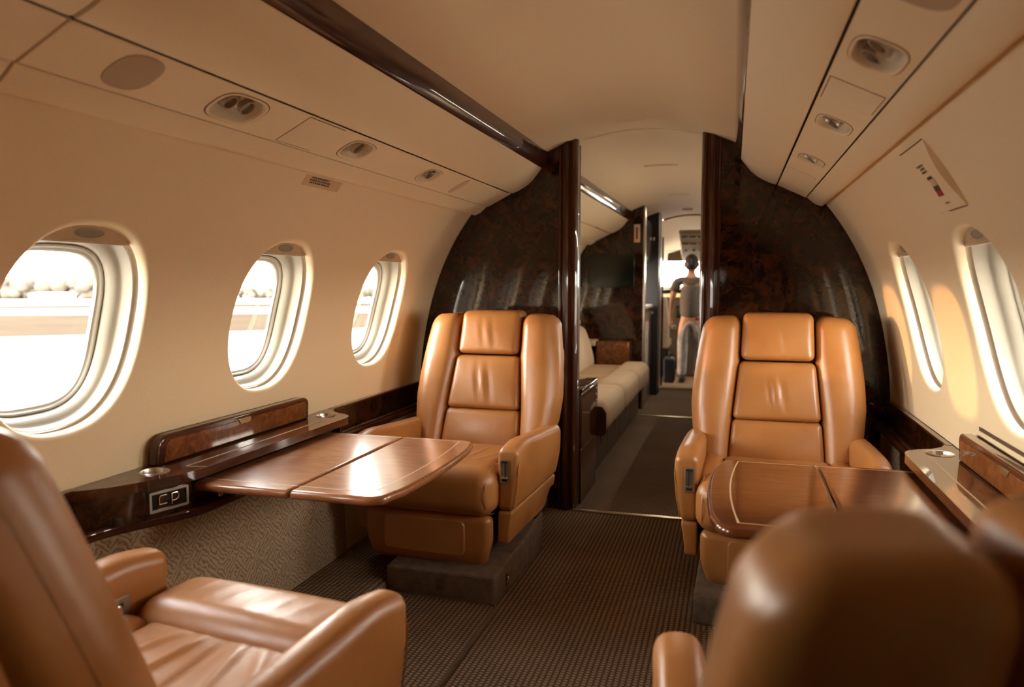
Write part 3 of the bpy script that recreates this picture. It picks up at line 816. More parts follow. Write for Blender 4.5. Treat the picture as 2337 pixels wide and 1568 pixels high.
# ------------------------------------------------------------------ club seats
def bx(z): return interp(z, [.40, .46, .56, .66, .76, .86, .93, 1.0, 1.03, 1.05], [.295, .318, .348, .358, .354, .343, .333, .322, .317, .312])
def lean(z): return -.235 - .31 * (z - .43)          # y of the cushion front at height z
def club_seat(loc, rotz, a, label, ctrl=False, base_off=.05, folds=1.0, recline=0.0, wall_in=0.0):
    zs_ = 1 - .33 * recline
    def rec(x, y, z):
        if z > .43: return (x, y - (z - .43) * recline, .43 + (z - .43) * zs_)
        return (x, y, z)
    t = thing('club_seat', label, 'seat', loc, rotz, group='tan leather club seats')
    Lm = M['leather']
    # floor base
    m = MB(); bo = a * base_off
    m.rbox((.223, .325, .066), .012, (bo, .10, .064), ne=2, nin=(4, 6, 2), fn=lambda x, y, z: (x, y, z + (.05 * smooth((-y - .02) / .3) * (z > 0)) - (.02 * smooth((y - .1) / .2) * (z > 0))))
    b = m.obj('base', M['base_carpet'], t)
    m = MB(); m.rbox((.0015, .013, .022), .0012, (bo + a * .2235, .28, .055), ne=1, nin=(1, 1, 1)); m.obj('track_slot', M['dark'], b)
    m = MB(); m.tube([(bo + a * .225, .275, .062), (bo + a * .229, .28, .056), (bo + a * .226, .285, .045)], .004, 8); m.obj('track_pin', M['chrome'], b)
    m = MB(); m.rbox((.016, .0025, .024), .002, (bo - .005, .427, .062), ne=1, nin=(1, 1, 1)); m.obj('latch_tab', M['drawer_front'], b)
    # dark mechanism under the seat
    m = MB(); m.rbox((.24, .27, .06), .01, (0, -.02, .23), ne=2, nin=(2, 2, 2)); m.box((a * .30, -.22, .19), (.012, .10, .02)); m.obj('underframe', M['dark'], t)
    # leg rest
    def fl(x, y, z):
        k = smooth((z + .105) / .06) ; return (x * (.90 + .10 * smooth((z + .105) / .12)), y + .012 * (1 - (x / .27) ** 2) * (y > 0) - .02 * (1 - k), z)
    m = MB(); m.rbox((.270, .032, .105), .028, (0, .308, .203), ne=3, nin=(10, 1, 6), fn=fl); lr = m.obj('leg_rest', Lm, t)
    m = MB(); m.rbox((.172, .010, .070), .026, (.0, .341, .222), ne=4, nin=(8, 1, 4), fn=lambda x, y, z: (x, y + .010 * (1 - (x / .27) ** 2) + .003 * (z + .07) / .14, z)); m.obj('inset_pad', Lm, lr)
    # seat cushion: central pad, side strips, front roll
    def fs(x, y, z):
        if z > 0:
            k = gauss(x, .16) * gauss(y + .02, .17)
            z -= .012 * k
            if folds:
                for (px, ang, sw, amp) in ((-.085, .55, .014, .007), (-.03, .25, .012, .0085), (.018, -.12, .010, -.007), (.06, -.45, .014, .007), (.11, -.8, .013, .005)):
                    dx = (x - px) - math.tan(ang) * (y - .20) * .55
                    z += folds * amp * gauss(dx, sw) * smooth((.22 - y) / .1) * smooth((y + .2) / .15)
        return (x, y, z)
    m = MB(); m.rbox((.207, .205, .075), .026, (0, -.035, .393), ne=3, nin=(40, 30, 2), fn=fs); sc_ = m.obj('seat_cushion', Lm, t, ang=70)
    for sx in (-1, 1):
        m = MB(); m.rbox((.040, .205, .080), .028, (sx * .250, -.035, .392), ne=3, nin=(2, 8, 2)); m.obj('side_pad', Lm, t)
    def ff(x, y, z):
        y += .016 * (1 - (x / .3) ** 2) * (y > 0) * (1 - (z / .1) ** 2)
        z += .010 * (1 - (x / .29) ** 4) * (z > 0)
        if z > 0 and folds:
            for k in range(9):
                px = -.24 + .06 * k
                z += .0022 * gauss(x - px - .3 * (y), .006) * gauss(y - .01, .05)
        return (x, y, z)
    m = MB(); m.rbox((.288, .108, .092), .062, (0, .266, .399), ne=6, nin=(44, 4, 2), fn=ff); m.obj('front_roll', Lm, t, ang=70)
    # stitched seam on the cushion end
    for sx in (-1, 1):
        m = MB(); pth = []
        for k in range(15):
            q = -PI * .55 + PI * 1.05 * k / 14
            pth.append((sx * .262, .266 + .111 * math.cos(q), .399 + .093 * math.sin(q)))
        m.tube(pth, .0022, 6); m.obj('piping', Lm, t)
    # back: centre cushions
    def back_block(name, z0, z1, x0, x1, depth, yo, r, foldk=0.0, puff=.016, par=None, nin=(22, 3, 16)):
        zc, hz = (z0 + z1) / 2, (z1 - z0) / 2
        def f(x, y, z):
            tt = (z + hz) / (2 * hz); w = x0 + (x1 - x0) * tt
            X = x * w / max(x0, x1)
            Z = zc + z
            Yv = lean(Z) + yo + (y - depth)
            if y > 0:
                Yv += puff * (1 - (x / max(x0, x1)) ** 2) * (1 - (z / hz) ** 2)
                if foldk:
                    for px, sw, amp in ((-.024, .010, -.008), (.002, .012, .009), (.030, .010, -.006), (.052, .012, .004)):
                        Yv += foldk * amp * gauss(X - px - .02 * (z / hz), sw) * gauss(z / hz + .05, .55)
            return (X, Yv, Z)
        m = MB(); m.rbox((max(x0, x1), depth, hz), r, (0, 0, 0), ne=3, nin=nin, fn=f)
        return m.obj(name, Lm, par or t, ang=70, xf=rec)
    back_block('lumbar_cushion', .425, .612, .196, .180, .055, .006, .022, 0.0)
    back_block('upper_cushion', .612, .855, .180, .156, .055, .010, .024, 1.0)
    back_block('headrest', .862, 1.066, .152, .146, .070, .016, .030, 0.35, .014)
    # bolsters with full depth
    for sx in (-1, 1):
        z0, z1 = .405, 1.052
        def f(x, y, z, sx=sx):
            tt = (z - z0) / (z1 - z0)
            Z = z; u = (x + .1) / .2
            xi = interp(Z, [.40, .61, .86, 1.05], [.194, .182, .155, .152]); xo = bx(Z)
            X = xi + (xo - xi) * u
            curl = .030 * smooth(u) * (y > 0) * (1 - .4 * tt)
            yy = y - .018 * smooth((u - .62) / .38) * (y > 0)
            Z2 = Z - .008 * smooth(u) ** 2 * smooth((tt - .8) / .2)
            return (sx * X, lean(Z) + .016 - .085 + yy + .020 * math.sin(PI * min(1, max(0, u))) * (y > 0) - .0 * curl, Z2)
        hz = (z1 - z0) / 2
        m = MB(); m.rbox((.10, .085, hz), .055, (0, 0, 0), ne=5, nin=(6, 4, 26), fn=lambda x, y, z, f=f: f(x, y, z + z0 + hz))
        bo_ = m.obj('bolster', Lm, t, ang=70, xf=rec)
        m = MB(); pth = []
        for k in range(24):
            Z = .50 + (1.0 - .50) * k / 23
            pth.append((sx * (bx(Z) - .004), lean(Z) - .052, Z))
        m.tube(pth, .0022, 6); m.obj('piping', Lm, bo_, xf=rec)
    # rear shell
    def f(x, y, z):
        Z = z + .655; w = min(bx(Z) - .012, .335)
        k = abs(x) / .33
        return (x * w / .33, lean(Z) - .158 + y - .018 * (1 - k * k) * (y < 0), Z)
    m = MB(); m.rbox((.33, .022, .235), .018, (0, 0, 0), ne=3, nin=(14, 1, 12), fn=f); m.obj('rear_shell', Lm, t, ang=70, xf=rec)
    # arms
    for sx in (-1, 1):
        inner = .281 - (wall_in if sx != a else 0.0); wid = .088; xc = inner + wid / 2
        def taper(x, y, z, z0, sx=sx):
            Z = z + z0
            u = (x / (wid / 2) + 1) / 2
            X = inner + wid * u - .042 * u * smooth((.50 - Z) / .32)
            return X, Z
        def f(x, y, z):
            X, Z = taper(x, y, z, .4385)
            Y = y - .03
            Z += max(0, min(1, (Z - .33) / .2)) * (.030 + .07 * (Y - .29))
            if z > 0: Z += .004 * smooth(-y / .3) - .022 * smooth((y - .15) / .17) ** 2
            Z += .012 * (1 - (2 * ((x / wid + .5)) - 1) ** 2) * (z > .05)
            return (sx * X, Y, Z)
        m = MB(); m.rbox((wid / 2, .320, .1155), .024, ne=4, nin=(3, 14, 6), fn=f); ar = m.obj('armrest', Lm, t, ang=70)
        def f2(x, y, z):
            X, Z = taper(x, y, z, .257)
            if z < 0: Z += .075 * smooth((-y - .17) / .13)
            return (sx * X, y - .03, Z)
        m = MB(); m.rbox((wid / 2, .314, .065), .014, ne=2, nin=(2, 12, 3), fn=f2); m.obj('arm_skirt', Lm, t, ang=70)
        # seam along the outer shoulder of the arm
        pth = []
        for q in ([(.27, .335), (.272, .42), (.270, .50), (.256, .542), (.218, .565), (.10, .570), (-.1, .560), (-.30, .547)]):
            Y, Z = q; u = .93
            pth.append((sx * (inner + wid * u - .042 * u * smooth((.50 - Z) / .32) + (.0045 if Z < .545 else 0.0)), Y + .012 if Z < .53 else Y, Z if Z < .545 else Z - .004))
        m = MB(); m.tube(pth, .0020, 6); m.obj('piping', Lm, ar)
        if sx == a:   # recline lever in the end of the aisle arm
            yf = .2905
            xm = inner + wid * .46 - .008
            m = MB(); o1 = rrect(0, 0, .0185, .046, .005, 4); o2 = rrect(0, 0, .0140, .041, .003, 4)
            rings = [[(sx * (xm + u), yf + w, .480 + v) for u, v in lp] for lp, w in ((o1, -.006), (o1, .003), (o2, .004), (o2, .0005))]
            m.grid(rings, close=True); lp_ = m.obj('lever_frame', M['nickel'], ar, ang=30)
            m = MB(); m.cap([(sx * (xm + u), yf + .001, .480 + v) for u, v in o2]); m.box((sx * xm, yf + .001, .449), (.011, .002, .006)); m.obj('lever_well', M['steel'], ar)
            m = MB(); m.box((sx * (xm + .002), yf + .0018, .486), (.0018, .001, .028)); m.box((sx * xm, yf + .0018, .516), (.011, .001, .004)); m.box((sx * xm, yf + .0022, .446), (.010, .001, .0045)); m.obj('lever_slot', M['dark'], ar)
            m = MB(); m.rbox((.0115, .0045, .0035), .002, (sx * xm, yf + .005, .4555), ne=2, nin=(1, 1, 1)); m.obj('lever', M['chrome'], ar)
        elif ctrl:    # control plate on the inner face of the window arm
            xi = inner - .001
            pl = [(.04, .508), (.168, .508), (.172, .490), (.160, .456), (.150, .449), (.052, .449), (.044, .462)]
            m = MB(); m.loft([[(sx * (xi - w), y, z) for y, z in pl] for w in (-.003, .004)]); cp = m.obj('control_plate', M['nickel'], ar, ang=30, mods=(('bevel', .0012, 2),))
            m = MB()
            for yy in (.066, .096): m.rbox((.004, .0035, .012), .002, (sx * (xi - .006), yy, .479), ne=2, nin=(1, 1, 1))
            m.obj('slide_switch', M['chrome'], ar)
            m = MB(); m.box((sx * (xi - .0042), .134, .480), (.0006, .017, .017)); m.obj('jack_well', M['dark'], ar)
            m = MB(); m.tube([(sx * (xi - .007), .134 + .011 * math.cos(q), .481 + .011 * math.sin(q)) for q in [2 * PI * k / 20 for k in range(20)]], .0032, 8, closed=True); m.obj('jack_ring', M['chrome'], ar)
    return t
club_seat((-.655, 3.023, 0), PI - .04, -1, 'tan leather seat facing the camera in front of the left bulkhead', folds=.6, base_off=.095)
club_seat((.651, 3.073, 0), PI - .022, 1, 'tan leather seat facing the camera in front of the right bulkhead', folds=.6, base_off=.06)
club_seat((-.549, 1.134, 0), -.105, 1, 'tan leather seat seen from behind at the lower left picture edge', ctrl=True, recline=.045)
club_seat((.740, 1.110, 0), .104, -1, 'large blurred tan leather seat seen from behind at the lower right corner', recline=.08, wall_in=.11)
# ------------------------------------------------------------------ outer skin above the ceiling, end walls
m = MB(); pr = [(wallx(1.58) + .002, 1.58), (.88, 1.66), (.78, 1.80), (.60, 1.96), (.40, 2.06), (.2, 2.10), (0, 2.11)]
pr = pr + [(-x, z) for x, z in pr[-2::-1]]
m.grid([[(x, y, z) for x, z in pr] for y in (YA - .02, YD)])
tag(m.obj('ceiling_outer_skin', M['cream'], ang=60), 'outer fuselage roof skin above the ceiling panels', 'roof', kind='structure')
m = MB(); m.box((0, YA - .03, 1.05), (1.3, .03, 1.10))
tag(m.obj('wall_aft', M['burl']), 'dark wood rear wall of the cabin behind the camera', 'wall', kind='structure')

# ------------------------------------------------------------------ forward cabin
# divan
t = thing('divan', 'beige suede divan along the left side of the forward cabin', 'sofa', (-.7, 5.5, 0))
o = tuple(t.location); sh = lambda x, y, z: (x - o[0], y - o[1], z - o[2])
DY0, DY1 = 4.47, 6.86
m = MB(); m.box((-.71, (DY0 + DY1) / 2, .145), (.36, (DY1 - DY0) / 2, .145)); m.obj('base_box', M['drawer_front'], t, xf=sh, mods=(('bevel', .004, 2),))
nd = 4
for k in range(nd):
    a = DY0 + .012 + (DY1 - DY0 - .02) * k / nd; b = DY0 + .012 + (DY1 - DY0 - .02) * (k + 1) / nd - .014
    m = MB(); m.box((-.343, (a + b) / 2, .150), (.009, (b - a) / 2, .118)); dr = m.obj('drawer', M['drawer_front'], t, xf=sh, mods=(('bevel', .003, 2),))
    m = MB(); m.rbox((.005, .010, .012), .004, (-.330, a + .32, .205), ne=2, nin=(1, 1, 1)); m.tube([(-.331, a + .32, .190), (-.331, a + .32, .165)], .003, 6); m.obj('drawer_pull', M['chrome'], dr, xf=sh)
def seat_fn(x, y, z):
    z += .012 * (1 - (y / .41) ** 4) * (z > 0)
    return (x, y, z)
ns = 3; Ls = (DY1 - DY0) / ns
for k in range(ns):
    yc = DY0 + Ls * (k + .5)
    m = MB(); m.rbox((.20, Ls / 2 - .002, .075), .03, (-.66, yc, .375), ne=3, nin=(4, 8, 2), fn=seat_fn); m.obj('seat_cushion', M['suede'], t, xf=sh)
    def roll(x, y, z):
        z += .010 * (1 - (y / .41) ** 6) * (z > 0)
        return (x, y, z)
    m = MB(); m.rbox((.125, Ls / 2 - .0015, .105), .075, (-.362, yc, .382), ne=5, nin=(2, 10, 2), fn=roll); m.obj('front_roll', M['suede'], t, xf=sh)
    m = MB(); m.rbox((.075, Ls / 2 - .002, .19), .05, (0, 0, 0), ne=3, nin=(2, 8, 6), fn=lambda x, y, z, yc=yc: (-.86 + x - .28 * z + .02 * (1 - (z / .19) ** 2) * (x > 0), yc + y, .62 + z)); m.obj('back_cushion', M['suede'], t, xf=sh)
    m = MB(); m.rbox((.055, Ls / 2 - .002, .07), .045, (0, 0, 0), ne=3, nin=(2, 8, 3), fn=lambda x, y, z, yc=yc: (-.93 + x - .25 * z, yc + y, .875 + z)); m.obj('head_roll', M['suede'], t, xf=sh)
m = MB(); m.loft([[(x, y, z) for x, z in ((-.245, .30), (-.245, .42), (-.27, .455), (-.42, .47), (-.42, .28), (-.26, .28))] for y in (DY0 - .004, DY0 + .002)]); m.obj('end_panel', M['drawer_front'], t, xf=sh)
# end cabinet in front of the divan
t = thing('end_cabinet', 'small dark lacquered cabinet between the left bulkhead and the divan', 'cabinet', (-.5, 4.2, 0))
o = tuple(t.location); sh = lambda x, y, z, o=o: (x - o[0], y - o[1], z - o[2])
m = MB(); m.box((-.70, 4.20, .15), (.40, .235, .15)); m.obj('plinth', M['mahogany'], t, xf=sh, mods=(('bevel', .004, 2),))
m = MB(); m.box((-.70, 4.21, .455), (.405, .248, .155)); m.obj('body', M['mahogany'], t, xf=sh, mods=(('bevel', .01, 3),))
m = MB(); m.rbox((.41, .252, .012), .01, (-.70, 4.21, .622), ne=2, nin=(2, 2, 1)); tp = m.obj('top', M['mahogany'], t, xf=sh)
m = MB()
for q in range(3): m.box((-.42 + .0 * q, 4.05 + .10 * q, .636), (.10, .003, .0015))
m.obj('trim_bar', M['chrome'], tp, xf=sh)
m = MB()
for q in range(3): m.rbox((.002, .010, .008), .0015, (-.294, 4.40, .575 - .035 * q), ne=1, nin=(1, 1, 1))
m.obj('button', M['chrome'], t, xf=sh)
t = tag(MB().rbox((.045, .02, .014), .012, (-.60, 4.62, .478), ne=2, nin=(2, 1, 1)).obj('seat_belt_buckle', M['dark']), 'small dark buckle lying on the beige divan behind the end cabinet', 'buckle')

# partition with the screen
t = thing('screen_partition', 'glossy burl wood partition at the far end of the divan', 'partition', (-.75, YC, 0), kind='thing')
o = tuple(t.location); sh = lambda x, y, z, o=o: (x - o[0], y - o[1], z - o[2])
pts = [(.345, 0)] + [(wallx(z) - .0015, z) for z in np.linspace(0, 1.58, 28)] + [(.80, 1.66), (.66, 1.78), (.50, 1.90), (.472, ceilz(.472) + .006), (.40, ceilz(.40) + .006), (.345, ceilz(.345) + .006)]
m = MB(); m.loft([[(-x, y, z) for x, z in pts] for y in (YC + .003, YC + .09)]); m.obj('burl_panel', M['burl'], t, xf=sh)
m = MB(); m.box((-.341, YC + .05, .955), (.008, .052, .955)); m.obj('edge_trim', M['steel'], t, xf=sh, mods=(('bevel', .003, 2),))
m = MB(); m.box((-.60, YC - .10, .535), (.155, .10, .120)); m.obj('armrest_box', M['burl_bright'], t, xf=sh, mods=(('bevel', .012, 3),))
m = MB(); m.rbox((.15, .10, .028), .02, (-.905, YC - .10, .632), ne=2, nin=(3, 3, 1)); m.obj('arm_pad', M['suede'], t, xf=sh)
t = thing('tv_screen', 'black flat screen on the burl partition above the divan', 'screen', (-.648, YC, 1.31))
m = MB(); m.rbox((.222, .012, .157), .005, (0, -.012, 0), ne=2, nin=(2, 1, 2)); m.obj('bezel', M['black_gloss'], t)
m = MB(); m.box((0, -.0250, 0), (.205, .0006, .140)); m.obj('display', M['black_gloss'], t)
t = thing('switch_plate', 'tall beige plate with a brown slot beside the doorway edge of the far partition', 'switch', (-.408, YC, 1.66))
m = MB(); m.rbox((.028, .006, .084), .004, (0, -.005, 0), ne=2, nin=(1, 1, 2)); m.obj('plate', M['placard'], t)
m = MB(); m.box((0, -.0125, 0), (.008, .0012, .055)); m.obj('slot', M['mahogany'], t)
# right hand forward furniture (mostly behind the right bulkhead)
t = thing('credenza', 'low dark wood credenza along the right side of the forward cabin', 'cabinet', (.8, 5.5, 0))
o = tuple(t.location); sh = lambda x, y, z, o=o: (x - o[0], y - o[1], z - o[2])
m = MB(); m.box((.72, 5.55, .36), (.34, 1.30, .36)); m.obj('body', M['mahogany'], t, xf=sh, mods=(('bevel', .006, 2),))
m = MB(); m.rbox((.38, 1.32, .014), .01, (.735, 5.55, .735), ne=2, nin=(2, 4, 1)); m.obj('top', M['mahogany'], t, xf=sh)
for k in range(3):
    m = MB(); m.box((.377, 4.70 + .86 * k, .37), (.006, .40, .30)); d = m.obj('door', M['burl'], t, xf=sh, mods=(('bevel', .003, 2),))
    m = MB(); m.rbox((.006, .02, .008), .004, (.366, 5.02 + .86 * k, .55), ne=2, nin=(1, 1, 1)); m.obj('knob', M['chrome'], d, xf=sh)

# ------------------------------------------------------------------ vestibule: galley unit, tall cabinet, cockpit door frame
t = thing('galley_counter', 'low galley counter with white top behind the screen partition', 'counter', (-.75, 7.75, 0))
o = tuple(t.location); sh = lambda x, y, z, o=o: (x - o[0], y - o[1], z - o[2])
m = MB(); m.box((-.73, 7.71, .46), (.37, .39, .46)); m.obj('body', M['steel'], t, xf=sh, mods=(('bevel', .006, 2),))
m = MB(); m.rbox((.39, .39, .018), .012, (-.73, 7.71, .955), ne=2, nin=(2, 2, 1)); m.obj('worktop', M['white_top'], t, xf=sh)
m = MB(); m.box((-.352, 7.62, .55), (.004, .12, .26)); d = m.obj('door', M['white_top'], t, xf=sh, mods=(('bevel', .003, 2),))
m = MB(); m.tube([(-.342, 7.52, .74), (-.342, 7.52, .60)], .006, 8); m.obj('handle', M['chrome'], d, xf=sh)
t = thing('upper_locker', 'dark wood locker hanging above the white galley counter', 'locker', (-.75, 7.75, 1.3))
o = tuple(t.location); sh = lambda x, y, z, o=o: (x - o[0], y - o[1], z - o[2])
m = MB(); m.box((-.60, 7.70, 1.62), (.24, .39, .20)); m.obj('body', M['burl'], t, xf=sh, mods=(('bevel', .006, 2),))
m = MB(); m.tube([(-.35, 7.36, 1.40), (-.345, 7.40, 1.37), (-.345, 7.5, 1.37)], .006, 8); m.obj('handle', M['chrome'], t, xf=sh)
t = thing('tall_cabinet', 'tall black cabinet post in the passage before the cockpit', 'cabinet', (-.7, 8.25, 0))
o = tuple(t.location); sh = lambda x, y, z, o=o: (x - o[0], y - o[1], z - o[2])
pts = [(.292, 0)] + [(wallx(z) - .0015, z) for z in np.linspace(0, 1.57, 20)] + [(.80, 1.66), (.5, 1.88), (.292, ceilz(.292) + .004)]
m = MB(); m.loft([[(-x, y, z) for x, z in pts] for y in (8.13, 8.36)]); m.obj('body', M['dark'], t, xf=sh, mods=(('bevel', .004, 2),))
m = MB(); m.box((-.296, 8.395, .95), (.007, .035, .95)); m.obj('edge_trim', M['steel'], t, xf=sh)
m = MB(); m.rbox((.012, .006, .018), .005, (-.345, 8.126, 1.66), ne=2, nin=(1, 1, 1)); m.obj('catch', M['chrome'], t, xf=sh)
m = MB(); m.rbox((.008, .006, .014), .005, (-.35, 8.126, .88), ne=2, nin=(1, 1, 1)); m.obj('catch', M['brass'], t, xf=sh)
# right side wall of the passage
m = MB(); m.loft([[(x, y, z) for x, z in ((.42, 0), (1.2, 0), (1.2, 1.55), (.83, 1.66), (.5, 1.88), (.42, ceilz(.42) + .004))] for y in (YC, 8.9)])
tag(m.obj('wall_passage_right', M['mahogany'], mods=(('bevel', .004, 2),)), 'dark wood closet wall on the right of the passage to the cockpit', 'wall', kind='structure')
m = MB(); m.box((-.83, 8.62, .98), (.50, .25, .98)); m.loft([[(x, y, z) for x, z in ((-.33, 1.70), (-1.2, 1.70), (-.5, 1.9), (-.33, 1.925))] for y in (8.37, 8.87)])
tag(m.obj('wall_passage_left', M['dark']), 'dark side wall on the left of the passage to the cockpit', 'wall', kind='structure')
# cockpit door frame
t = thing('cockpit_frame', 'thin wooden door frame around the opening to the cockpit', 'door frame', (-.31, 8.93, 0), kind='thing')
o = tuple(t.location); sh = lambda x, y, z, o=o: (x - o[0], y - o[1], z - o[2])
m = MB(); m.box((-.318, 8.93, .86), (.010, .035, .86)); m.obj('jamb', M['mahogany_up'], t, xf=sh)
m = MB(); m.box((.318, 8.93, .86), (.010, .035, .86)); m.obj('jamb', M['mahogany_up'], t, xf=sh)
m = MB(); m.tube([(x, 8.97, ceilz(x) - .004) for x in np.linspace(-.32, .32, 21)], .011, 8); m.obj('arch', M['mahogany'], t, xf=sh)
# ceiling details of the forward part
for i, (y, w) in enumerate(((5.18, .115), (6.93, .09))):
    m = MB(); m.rbox((w, .035, .004), .003, (-.01, y, 1.979), ne=1, nin=(2, 1, 1))
    t = thing('ceiling_vent', ('slim slot vent in the forward cabin ceiling nearest the bulkhead doorway', 'slim slot vent in the ceiling near the end of the divan')[i], 'vent', (-.01, y, 1.976))
    m = MB(); m.rbox((w, .040, .006), .004, (0, 0, 0), ne=1, nin=(2, 1, 1)); m.obj('frame', M['ceiling_cream'], t)
    m = MB(); m.box((0, -.018, -.0055), (w * .94, .006, .0012)); m.obj('slot', M['shade'], t)
t = thing('ceiling_light', 'small round ceiling light in the passage before the cockpit', 'ceiling light', (-.012, 8.27, 1.975))
m = MB(); m.lathe([(.055, .002), (.055, -.010), (.048, -.016), (.035, -.012), (.03, -.012)], n=28); m.obj('ring', M['ceiling_cream'], t)
m = MB(); m.lathe([(.001, -.022), (.02, -.020), (.032, -.012)], n=24); m.obj('lens', M['white_top'], t)
ld = bpy.data.lights.new('ceiling_lamp', 'AREA'); ld.shape = 'DISK'; ld.size = .10; ld.energy = 1.2; ld.color = (1, .88, .70)
lo = bpy.data.objects.new('ceiling_lamp', ld); COL.objects.link(lo); lo.location = (-.012, 8.27, 1.945)
# added glowing strip, out of view, to brighten the forward cabin
m, nt_, b_ = mat('fill_glow'); b_.inputs['Emission Color'].default_value = (1, .90, .74, 1); b_.inputs['Emission Strength'].default_value = 9.0
t = thing('fill_strip', 'added glowing fill tube, out of view, brightening the forward cabin from the right overhead panel', 'light', (.905, 5.55, 1.545))
m = MB(); m.tube([(0, -1.4, 0), (0, 1.4, 0)], .012, 10); m.obj('tube', M['fill_glow'], t)
for yy in (-1.41, 1.41):
    m = MB(); m.rbox((.015, .02, .015), .004, (0, yy, 0), ne=1, nin=(1, 1, 1)); m.obj('end_holder', M['white_top'], t)
# step into the cockpit
t = thing('step_mat', 'pale beige mat at the step into the cockpit', 'mat', (0, 8.8, 0))
m = MB(); m.rbox((.30, .18, .012), .008, (0, 0, .012), ne=2, nin=(2, 2, 1)); m.obj('pile', M['suede'], t)

# ------------------------------------------------------------------ cockpit
CY = 11.0
m = MB(); m.grid([[(x, y, 0) for y in (8.62, CY + .3)] for x in (-1.2, 1.2)]); tag(m.obj('floor_cockpit', M['suede']), 'pale cockpit floor under the standing person', 'floor', kind='structure')
m = MB(); rows = []
for y, top, hw in ((8.98, 0, 1.15), (9.6, -.02, 1.12), (10.3, -.16, 1.02), (10.85, -.36, .86)):
    rows.append([(-hw, y, .0), (-hw, y, .9), (-hw * .97, y, 1.25), (-hw * .85, y, 1.55 + top * .3), (-.52, y, 1.80 + top * .8)] + [(x, y, ceilz(x) + top) for x in np.linspace(-.4, .4, 9)] +
                [(.52, y, 1.80 + top * .8), (hw * .85, y, 1.55 + top * .3), (hw * .97, y, 1.25), (hw, y, .9), (hw, y, 0)])
m.grid(rows)
tag(m.obj('wall_cockpit', M['cream'], ang=50), 'pale cockpit shell with curved ceiling around the standing person', 'wall', kind='structure')
# windshield wall with two openings
t = thing('windshield', 'bright cockpit windshield behind the standing person', 'windshield', (0, CY, 1.3), kind='thing')
o = tuple(t.location)
wz0, wz1 = 1.145, 1.50
ol = [(-.90, .95), (.90, .95), (.90, 1.35), (.72, 1.56), (.4, 1.68), (-.4, 1.68), (-.72, 1.56), (-.90, 1.35)]
ha = rrect(-.28, (wz0 + wz1) / 2, .30, (wz1 - wz0) / 2, .05); hb = rrect(.38, (wz0 + wz1) / 2, .30, (wz1 - wz0) / 2, .05)
mm = holed(ol, [ha, hb], 0, .03)
mm.obj('frame', M['cream'], t, xf=lambda x, y, z: (x, -.08 + z - .25 * (y - 1.3), y - 1.3))
m = MB(); m.box((0, -.06, 0), (.70, .003, .19)); m.obj('pane', M['glass'], t)
ld = bpy.data.lights.new('window_light', 'AREA'); ld.shape = 'RECTANGLE'; ld.size = 1.3; ld.size_y = .36; ld.cycles.is_portal = True
lo = bpy.data.objects.new('window_light', ld); COL.objects.link(lo); lo.location = (0, CY - .03, 1.32); lo.rotation_euler = (PI / 2, 0, PI)
lo.rotation_euler = Vector((0, -1, 0)).to_track_quat('-Z', 'Y').to_euler()
t = thing('instrument_panel', 'dark instrument panel with glare shield below the windshield', 'instrument panel', (0, 10.7, 0))
m = MB(); m.rbox((.76, .10, .50), .03, (0, .0, .50), ne=2, nin=(4, 1, 3)); m.obj('body', M['cockpit_grey'], t)
m = MB(); m.rbox((.78, .14, .03), .025, (0, -.02, 1.03), ne=2, nin=(4, 2, 1), fn=lambda x, y, z: (x, y, z + .06 * (1 - (x / .9) ** 2))); m.obj('glare_shield', M['dark'], t)
for k in range(4):
    m = MB(); m.rbox((.10, .004, .085), .004, (-.54 + .36 * k, -.103, .80), ne=1, nin=(1, 1, 1)); m.obj('screen', M['black_gloss'], t)
t = thing('overhead_switch_panel', 'pale sloping overhead panel with dark switches above the person in the cockpit', 'switch panel', (.02, 10.0, 1.68))
R_ = Matrix.Rotation(rad(-22), 4, 'X')
xf = lambda x, y, z: tuple(R_ @ Vector((x, y, z)))
m = MB(); m.rbox((.21, .40, .025), .012, (0, 0, 0), ne=2, nin=(2, 3, 1)); m.obj('plate', M['reveal'], t, xf=xf)
rnd = random.Random(5)
for k in range(12):
    m = MB(); m.rbox((rnd.uniform(.014, .045), rnd.uniform(.012, .022), .010), .004, (-.15 + .10 * (k % 4), -.30 + .2 * (k // 4), -.030), ne=1, nin=(1, 1, 1)); m.obj('switch', M['drawer_front'], t, xf=xf)
t = thing('sun_visor', 'grey sun visor hanging left of the person at the top of the windshield', 'visor', (-.30, 10.45, 1.56))
m = MB(); m.loft([[(x, y, z) for x, z in ((-.10, -.075), (.105, -.075), (.075, .075), (-.09, .035))] for y in (0, .012)]); m.obj('shade', M['cockpit_grey'], t, mods=(('bevel', .004, 2),))
m = MB(); m.tube([(-.12, .02, .06), (.14, .02, .08)], .008, 8); m.obj('rail', M['steel'], t)
def pilot_seat(x, label):
    t = thing('pilot_seat', label, 'seat', (x, 9.95, 0))
    m = MB(); m.rbox((.20, .05, .30), .04, (0, -.15, .72), ne=3, nin=(4, 1, 5), fn=lambda x, y, z: (x * (1 - .15 * smooth((z + .1) / .4)), y - .12 * (z - 0), z)); m.obj('backrest', M['sheepskin'], t)
    m = MB(); m.rbox((.20, .22, .06), .04, (0, .05, .42), ne=3, nin=(4, 4, 1)); m.obj('seat', M['sheepskin'], t)
    m = MB(); m.rbox((.10, .04, .07), .03, (0, -.24, 1.10), ne=3, nin=(2, 1, 2)); m.obj('headrest', M['cockpit_grey'], t)
    m = MB(); m.box((0, .02, .18), (.16, .18, .18)); m.obj('pedestal', M['dark'], t, mods=(('bevel', .01, 2),))
    for sx in (-1, 1):
        m = MB(); m.rbox((.03, .15, .03), .02, (sx * .24, 0, .62), ne=2, nin=(1, 3, 1)); m.obj('armrest', M['cockpit_grey'], t)
